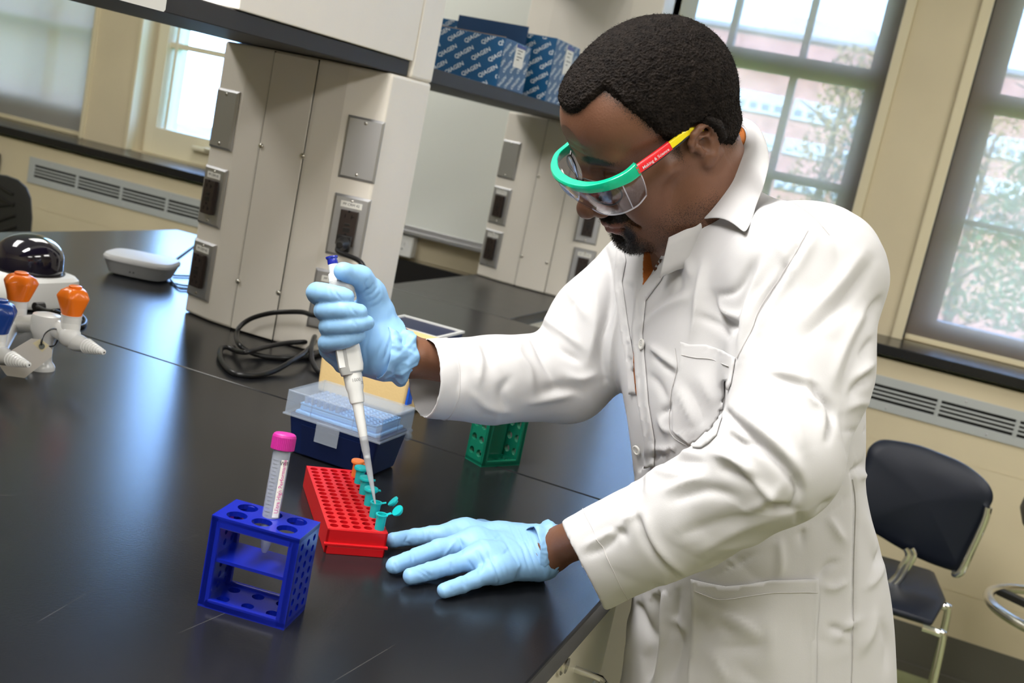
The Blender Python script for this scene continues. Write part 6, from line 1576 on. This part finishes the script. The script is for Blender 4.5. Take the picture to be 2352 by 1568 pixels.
for t_ in np.linspace(0, 1, 9):
    lift = .007 * math.sin(t_ * math.pi) + .002; rows.append((fo * (1 - t_) + ou * t_)[k0:] + np.array([0, 0, 1.]) * lift)
g = G(); g.grid(np.array(rows)); g.xf(o=-PO); cs = part('collar_leaf', g, 'coat', coat, auto=None); sheet_solid(cs, .0022); sb = cs.modifiers.new('sub', 'SUBSURF'); sb.levels = 1; sb.render_levels = 2
# shirt collar inside
sc_ = fo[14:] * 1.0; cn = sc_.mean(0); 
a_ = cn + (sc_ - cn) * .93 + np.array([0, 0, -.040]); b_ = cn + (sc_ - cn) * .93 + np.array([0, 0, .004])
g = G(); g.grid(np.array([a_, (a_ + b_) / 2, b_])); g.xf(o=-PO); o = part('shirt_collar', g, 'shirt', person, auto=None); sheet_solid(o, .003)

# ================================================================== hair and beard
M['hair'] = mat('hair_black', (.006, .0045, .004), .75, spec=.12, bump=.9, bscale=520, col2=(.016, .012, .010), vscale=140)
def shell(name, mask, th, m_, thr, noise_s, amp_):
    mk = np.clip(mask, 0, 1) * (1 - sstep(HV[:, 1], -.006, .004) * (1 - sstep(HV[:, 2], .012, .024))); idx = mk > thr
    fk = idx[HF].any(1); used = np.zeros(len(HV), bool); used[HF[fk].ravel()] = True
    off = th * np.clip((mk - thr) / (1 - thr), 0, 1) ** .75 - .0009 * (1 - idx)
    P = HV + HN * (off + amp_ * fnoise(HV, 900, 5, 2) * idx * np.clip(mk * 2, 0, 1))[:, None]
    mp = np.full(len(HV), -1); mp[used] = np.arange(used.sum()); F = mp[HF[fk]]; V = H2W(P[used])
    if np.linalg.det(HR) < 0: F = F[:, ::-1]
    o = fast_mesh(name, V, F, m_, person, None, PO)
    sb = o.modifiers.new('sub', 'SUBSURF'); sb.levels = 1; sb.render_levels = 1
    tx = bpy.data.textures.new(name, 'CLOUDS'); tx.noise_scale = noise_s; tx.noise_depth = 1
    dm = o.modifiers.new('curl', 'DISPLACE'); dm.texture = tx; dm.strength = .0032; dm.mid_level = .5; dm.texture_coords = 'LOCAL'
    return o
hair = shell('hair', hm, .0068, 'hair', .25, .0022, .0004)
def fibres(name, mask, th, n, L, m_, seed, thr=.3):
    r = np.random.default_rng(seed); prob = np.clip(mask, 0, 1) * (mask > thr); prob = prob / prob.sum(); idx = r.choice(len(HV), n, p=prob)
    P = HV[idx] + HN[idx] * (th[idx] if not np.isscalar(th) else th)[:, None] if not np.isscalar(th) else HV[idx] + HN[idx] * th
    P = P + r.normal(size=(n, 3)) * .0007; d = HN[idx] + r.normal(size=(n, 3)) * .75; d /= np.linalg.norm(d, axis=1)[:, None]; s = np.cross(d, r.normal(size=(n, 3))); s /= np.linalg.norm(s, axis=1)[:, None]
    l = (L * r.uniform(.5, 1.2, n))[:, None]; w = .00010; c2 = np.cross(d, s); bend = c2 * r.uniform(-.8, .8, n)[:, None]
    A = P - s * w; Bq = P + s * w; m1 = P + d * l * .55 + s * w; m2 = P + d * l * .55 - s * w; tp_ = P + (d + bend) * l
    V = np.stack([A, Bq, m1, m2, tp_, tp_ + s * w * .3], 1).reshape(-1, 3); V = H2W(V); b = np.arange(n)[:, None] * 6
    F = np.concatenate([b + [0, 1, 2, 3], b + [3, 2, 5, 4]])
    return fast_mesh(name, V, F, m_, person, None, PO)
fm = fibres('hair_fibres', hm, .0058 * np.clip(hm, 0, 1) ** .5, 26000, .0032, 'hair', 3)
fm['kind'] = 'stuff'
bmask = np.maximum(chin, mus) * (1 - .9 * lipz); bmask = np.clip(bmask + gap * .6, 0, 1)
fb_ = fibres('beard', bmask, .0, 6500, .0040, 'hair', 4, .25); fb_['kind'] = 'stuff'

# ================================================================== eyewear
def frame_h(): return thing
gl = thing('safety_goggles', 'clear safety goggles with green brow bar and red and yellow arms worn by the man', 'goggles', H2W((0, .10, .015)))
GO = np.array(gl.matrix_world.translation)
M['g_green'] = mat('goggle_green', (.0, .46, .25), .28, coat=.3); M['g_red'] = mat('goggle_red', (.80, .02, .03), .3, coat=.3); M['g_yellow'] = mat('goggle_yellow', (.85, .70, .01), .3, coat=.3); M['g_blue'] = mat('goggle_blue', (.01, .05, .45), .3, coat=.3)
GOFF = np.array([0, .0, .0])
_gt = np.array(Matrix.Rotation(math.radians(4), 3, 'Y'))
def hp(P): return H2W((np.asarray(P) - [-.08, 0, .022]) @ _gt.T + [-.08, 0, .022]) - GO
arc = smooth_curve([(-.0795, .066, .022), (-.0780, .082, .020), (-.070, .103, .021), (-.050, .118, .021), (-.024, .126, .022), (0, .128, .023), (.024, .126, .022), (.050, .118, .021), (.070, .103, .021), (.0780, .082, .020), (.0795, .066, .022)], 6)
na = len(arc); tt = np.linspace(-1, 1, na); T = np.gradient(arc, axis=0); T /= np.linalg.norm(T, axis=1)[:, None]; outw = np.cross(T, [0, 0, 1.]); outw *= np.sign((outw * (arc - np.array([0, .03, 0]))).sum(1))[:, None]; outw[:, 2] = 0; outw /= np.linalg.norm(outw, axis=1)[:, None]
sec = []
for i in range(na):
    wd_ = .006 if abs(tt[i]) > .45 else .0075 - .001 * abs(tt[i]); hh_ = .0060 * (0.55 + .65 * abs(tt[i]))
    c = arc[i]; o_ = outw[i]; u_ = np.array([0, 0, 1.])
    sec.append([c + o_ * wd_ * .5 - u_ * hh_, c + o_ * (wd_ * .6) + u_ * hh_ * .2, c + o_ * wd_ * .35 + u_ * hh_, c - o_ * wd_ * .9 + u_ * hh_ * .95, c - o_ * wd_ * .9 + u_ * hh_ * .5, c - o_ * wd_ * .1 - u_ * hh_])
sec = np.array(sec); V = sec.reshape(-1, 3); F = [[i * 6 + j, i * 6 + (j + 1) % 6, (i + 1) * 6 + (j + 1) % 6, (i + 1) * 6 + j] for i in range(na - 1) for j in range(6)] + [list(range(6)), [(na - 1) * 6 + j for j in range(6)][::-1]]
g = G(); g.add(hp(V), F); part('brow_bar', g, 'g_green', gl, bevel=.0006, auto=35)
def temple(s, cols, label):
    P = smooth_curve([(s * .0805, .068, .022), (s * .0810, .040, .0235), (s * .0805, .012, .0255), (s * .0785, -.004, .0255), (s * .0750, -.018, .018), (s * .0715, -.028, .004)], 8); n_ = len(P)
    for (a, b, m_, nm) in cols:
        q = P[a:b]; T_ = np.gradient(q, axis=0); T_ /= np.linalg.norm(T_, axis=1)[:, None]; sx = np.array([s, 0, 0.]); up_ = np.cross(T_, sx); up_ /= np.linalg.norm(up_, axis=1)[:, None]; up_ *= np.sign(up_[:, 2:3] + 1e-9)
        fr = np.linspace(0, 1, len(q)); h_ = (.0052 if nm == 'red_sleeve' else .0042 - .0012 * fr)[..., None] if nm != 'red_sleeve' else np.full((len(q), 1), .0050)
        w_ = .0024 if nm == 'red_sleeve' else .0020
        R4 = np.stack([q + sx * w_ - up_ * h_, q + sx * w_ + up_ * h_ * .55, q + sx * w_ * .4 + up_ * h_, q - sx * w_ + up_ * h_, q - sx * w_ - up_ * h_], 1); V = R4.reshape(-1, 3); k = len(q)
        F = [[i * 5 + j, i * 5 + (j + 1) % 5, (i + 1) * 5 + (j + 1) % 5, (i + 1) * 5 + j] for i in range(k - 1) for j in range(5)] + [list(range(5)), [(k - 1) * 5 + j for j in range(5)][::-1]]
        g = G(); g.add(hp(V), F); o = part('temple' if nm != 'red_sleeve' else 'temple_sleeve', g, m_, gl, bevel=.0004, auto=35); o['label'] = label[cols.index((a, b, m_, nm))]
    return P
PT = temple(-1, [(0, 14, 'g_red', 'red_sleeve'), (12, 41, 'g_yellow', 'arm')], ['red front half of the near arm', 'yellow rear half of the near arm'])
temple(1, [(0, 14, 'g_blue', 'red_sleeve'), (12, 41, 'g_yellow', 'arm')], ['blue front half of the far arm', 'yellow rear half of the far arm'])
# lettering on the red sleeve, reads from the hinge towards the ear
a = PT[1]; b = PT[13]; mid = (a + b) / 2; ex = _n(b - a); ez = np.array([0, 0, 1.]); ez = _n(ez - ex * (ez @ ex)); mid = mid + np.array([-.0034, 0, 0]) + ez * -.0012
V, F = text_geo('Making & Science', .0052, .008); Pq = mid + np.outer(V[:, 0], ex) + np.outer(V[:, 1], ez)
g = G(); g.add(hp(Pq), F); part('printed_text', g, 'print_white', [c_ for c_ in kids(gl) if c_.name.startswith('temple_sleeve')][0], smooth=False)
a = arc[3]; b = arc[15]
V, F = text_geo('Astrocker', .0062, 0, .3); 
cu_ = []
lens_d = np.array([.0, -.0105, -.046])
g = G(); rows = []
for t_ in np.linspace(0, 1, 12):
    q = arc.copy() + outw * (.001 + .004 * math.sin(t_ * 2.2)); hgt = .046 * (1 - .16 * np.abs(tt) ** 3 - .10 * np.exp(-(tt / .10) ** 2)); q[:, 2] -= hgt * t_ + .002; q = q - outw * (.016 * t_ ** 1.6)[..., None] if False else q - outw * (.018 * t_ ** 1.7)
    rows.append(hp(q))
g.grid(np.array(rows)); ln = part('lens', g, 'lens', gl, auto=None); sheet_solid(ln, .0014)
g = G(); e_ = np.array(rows)[-1]; g.tube(e_, .0009, 6); part('lens_edge', g, mat('lens_edge', (.62, .60, .66), .15, coat=.5), gl)
g = G()
for i in (0, na - 1): g.tube(np.array(rows)[:, i], .0008, 6)
for i in (8, na - 9): g.tube(np.array(rows)[:, i], .0005, 6)
for nm_, i in (('a', 0), ('b', na - 1), ('c', 8), ('d', na - 9)):
    g = G(); g.tube(np.array(rows)[:, i], .0007, 6); part('lens_rib', g, bpy.data.materials['lens_edge'], gl)
# his own spectacles under the goggles
sp = thing('eyeglasses', 'thin black half rim eyeglasses worn under the safety goggles', 'eyeglasses', H2W((0, .10, 0))); SO = np.array(sp.matrix_world.translation)
def hq(P): return H2W(np.asarray(P)) - SO
for s in (-1, 1):
    rim = [(s * .010, .1085, .010), (s * .030, .106, .0135), (s * .052, .098, .012), (s * .062, .090, .006), (s * .061, .090, -.008), (s * .045, .099, -.020), (s * .022, .107, -.019), (s * .011, .110, -.006)]
    g = G(); g.tube(hq(smooth_curve(rim, 5, closed=True)), .0009, 8, closed=True); part('rim', g, 'black_plastic', sp)
    g = G(); q = hq(smooth_curve(rim, 3, closed=True)); g.add(q, [list(range(len(q)))]); part('lens', g, 'lens', sp, smooth=False)
    g = G(); g.tube(hq(smooth_curve([(s * .062, .090, .007), (s * .070, .078, .011), (s * .0755, .045, .014), (s * .0785, .010, .019), (s * .079, -.004, .020), (s * .078, -.018, .008)], 5)), [.0016] * 26, 8); part('temple', g, 'black_plastic', sp)
g = G(); g.tube(hq([(-.010, .1085, .008), (0, .112, .011), (.010, .1085, .008)]), .001, 8); part('bridge', g, 'black_plastic', sp)

# ================================================================== pipette in the right hand
K0 = dep(762, 590, 1.284); K1 = dep(862, 1157, 1.268); AX = _n(K1 - K0); LP = np.linalg.norm(K1 - K0)
toC = CAM - (K0 + K1) / 2; xh = np.cross(AX, toC); PR_ = frame(AX, -_n(toC - AX * (toC @ AX)))       # local z down the axis; local -x faces the viewer
pp = thing('pipette', 'white and grey pipette with blue plunger button held upright in the right glove', 'pipette', K0, PR_)
def SA(py): return (py - 590) / 567.0 * LP
PXM = 1.28 / FPX
M['pip_white'] = mat('pipette_white', (.70, .70, .685), .38); M['pip_grey'] = mat('pipette_grey', (.36, .36, .35), .35); M['pip_blue'] = mat('pipette_blue', (.01, .02, .30), .25, coat=.4)
g = G(); r = 14.2 * PXM; g.lathe([(r * .6, SA(590)), (r * .72, SA(591)), (r, SA(589)), (r, SA(592)), (r * .82, SA(595)), (r * .86, SA(605)), (r * .80, SA(607))], n=28); part('plunger_button', g, 'pip_blue', pp)
g = G(); g.lathe([(11.2 * PXM, SA(604)), (11.6 * PXM, SA(645))], n=24); part('plunger', g, 'pip_white', pp)
n = 40; V = []
for z, rr in ((SA(627), 12.5), (SA(630), 14.5), (SA(646), 15.2), (SA(650), 13.5)):
    for i in range(n): a = 2 * math.pi * i / n; q = rr * PXM * (1 + (.05 if i % 2 else 0)); V.append((q * math.cos(a), q * math.sin(a), z))
g = G(); g.add(V, [[j * n + i, j * n + (i + 1) % n, (j + 1) * n + (i + 1) % n, (j + 1) * n + i] for j in range(3) for i in range(n)] + [list(range(n))[::-1], [3 * n + i for i in range(n)]]); part('dial_ring', g, 'pip_white', pp, auto=20)
yd = np.array([0, 1, 0])
def oval(cx_, rx, ry, z, n=32, e=.85, cy_=0): return [(cx_ + rx * PXM * abs(math.cos(a)) ** e * math.copysign(1, math.cos(a)), cy_ + ry * PXM * abs(math.sin(a)) ** e * math.copysign(1, math.sin(a)), z) for a in np.linspace(0, 2 * math.pi, n, endpoint=False)]
sg = 1.0 if (PR_[:, 1] @ (dep(900, 800, 1.28) - dep(700, 800, 1.28))) > 0 else -1.0
g = G(); loftrings(g, [oval(0, 20, 22, SA(648), cy_=sg * 6 * PXM), oval(0, 24, 27, SA(652), cy_=sg * 9 * PXM), oval(0, 25, 28, SA(668), cy_=sg * 11 * PXM), oval(0, 22, 27, SA(688), cy_=sg * 11 * PXM), oval(0, 20, 22, SA(690), cy_=sg * 8 * PXM)]); part('finger_hook', g, 'pip_grey', pp)
g = G(); loftrings(g, [oval(0, 19, 19, SA(686), cy_=sg * 4 * PXM), oval(0, 20, 20, SA(740), e=.7), oval(0, 24, 25, SA(780), e=.6), oval(0, 26, 28, SA(800), e=.5), oval(0, 27, 29, SA(842), e=.5), oval(0, 25, 26, SA(856), e=.5), oval(0, 20, 20, SA(860), e=.8)]); part('handle', g, 'pip_white', pp, bevel=.0006)
g = G(); loftrings(g, [oval(-6 * PXM, 21.5, 13, SA(742), e=.6, cy_=-sg * 12 * PXM), oval(-6 * PXM, 23, 14, SA(800), e=.5, cy_=-sg * 15.5 * PXM), oval(-6 * PXM, 23, 14, SA(842), e=.5, cy_=-sg * 15.5 * PXM), oval(-4 * PXM, 21, 15, SA(862), e=.6, cy_=-sg * 11 * PXM)]); part('ejector_arm', g, 'pip_grey', pp, bevel=.0006)
g = G(); g.box((-27.6 * PXM, -sg * 19 * PXM, SA(812)), (.0014, 14 * PXM, SA(655) - SA(590)), None); part('side_plate', g, 'pip_white', pp, smooth=False, bevel=.0004)
g = G(); g.box((-19.5 * PXM, sg * 8 * PXM, SA(705)), (.0014, 9 * PXM, SA(625) - SA(590))); part('volume_window', g, 'black_plastic', pp, smooth=False)
g = G(); g.lathe([(20.5 * PXM, SA(858)), (21.5 * PXM, SA(864)), (20.5 * PXM, SA(892)), (18 * PXM, SA(900)), (17.5 * PXM, SA(918)), (16 * PXM, SA(926)), (13 * PXM, SA(929)), (12.5 * PXM, SA(935)), (9.6 * PXM, SA(1008)), (8.5 * PXM, SA(1012))], n=32); nose = part('nose_cone', g, 'pip_white', pp, auto=30)
def wrap_p(txt, size, z, phi, rr, bold=0):
    V, F = text_geo(txt, size, bold); g = G()
    g.add([(rr * math.cos(phi - sg * x / rr), rr * math.sin(phi - sg * x / rr), z - y) for x, y, _ in V], F); return g
part('printed_text', wrap_p('1000', .0054, SA(876), math.pi - sg * -.30 * -1, 21.5 * PXM), mat('print_grey', (.25, .25, .25), .6), nose, smooth=False)
part('printed_text', wrap_p('200', .0046, SA(884), math.pi + sg * -1.15, 21.4 * PXM), bpy.data.materials['print_grey'], nose, smooth=False)
M['tip_frost'] = frosted_mat('tip_frost', (.86, .87, .90), (.60, .61, .63), .38, .15)
g = G(); g.lathe([(9.9 * PXM, SA(1003)), (9.6 * PXM, SA(1035)), (8.6 * PXM, SA(1040)), (7.2 * PXM, SA(1085)), (2.0 * PXM, SA(1155)), (1.2 * PXM, SA(1157))], n=24); part('pipette_tip', g, 'tip_frost', pp)
g = G(); g.lathe([(7.0 * PXM, SA(1046)), (6.8 * PXM, SA(1053))], n=20); part('filter', g, 'pip_white', pp)
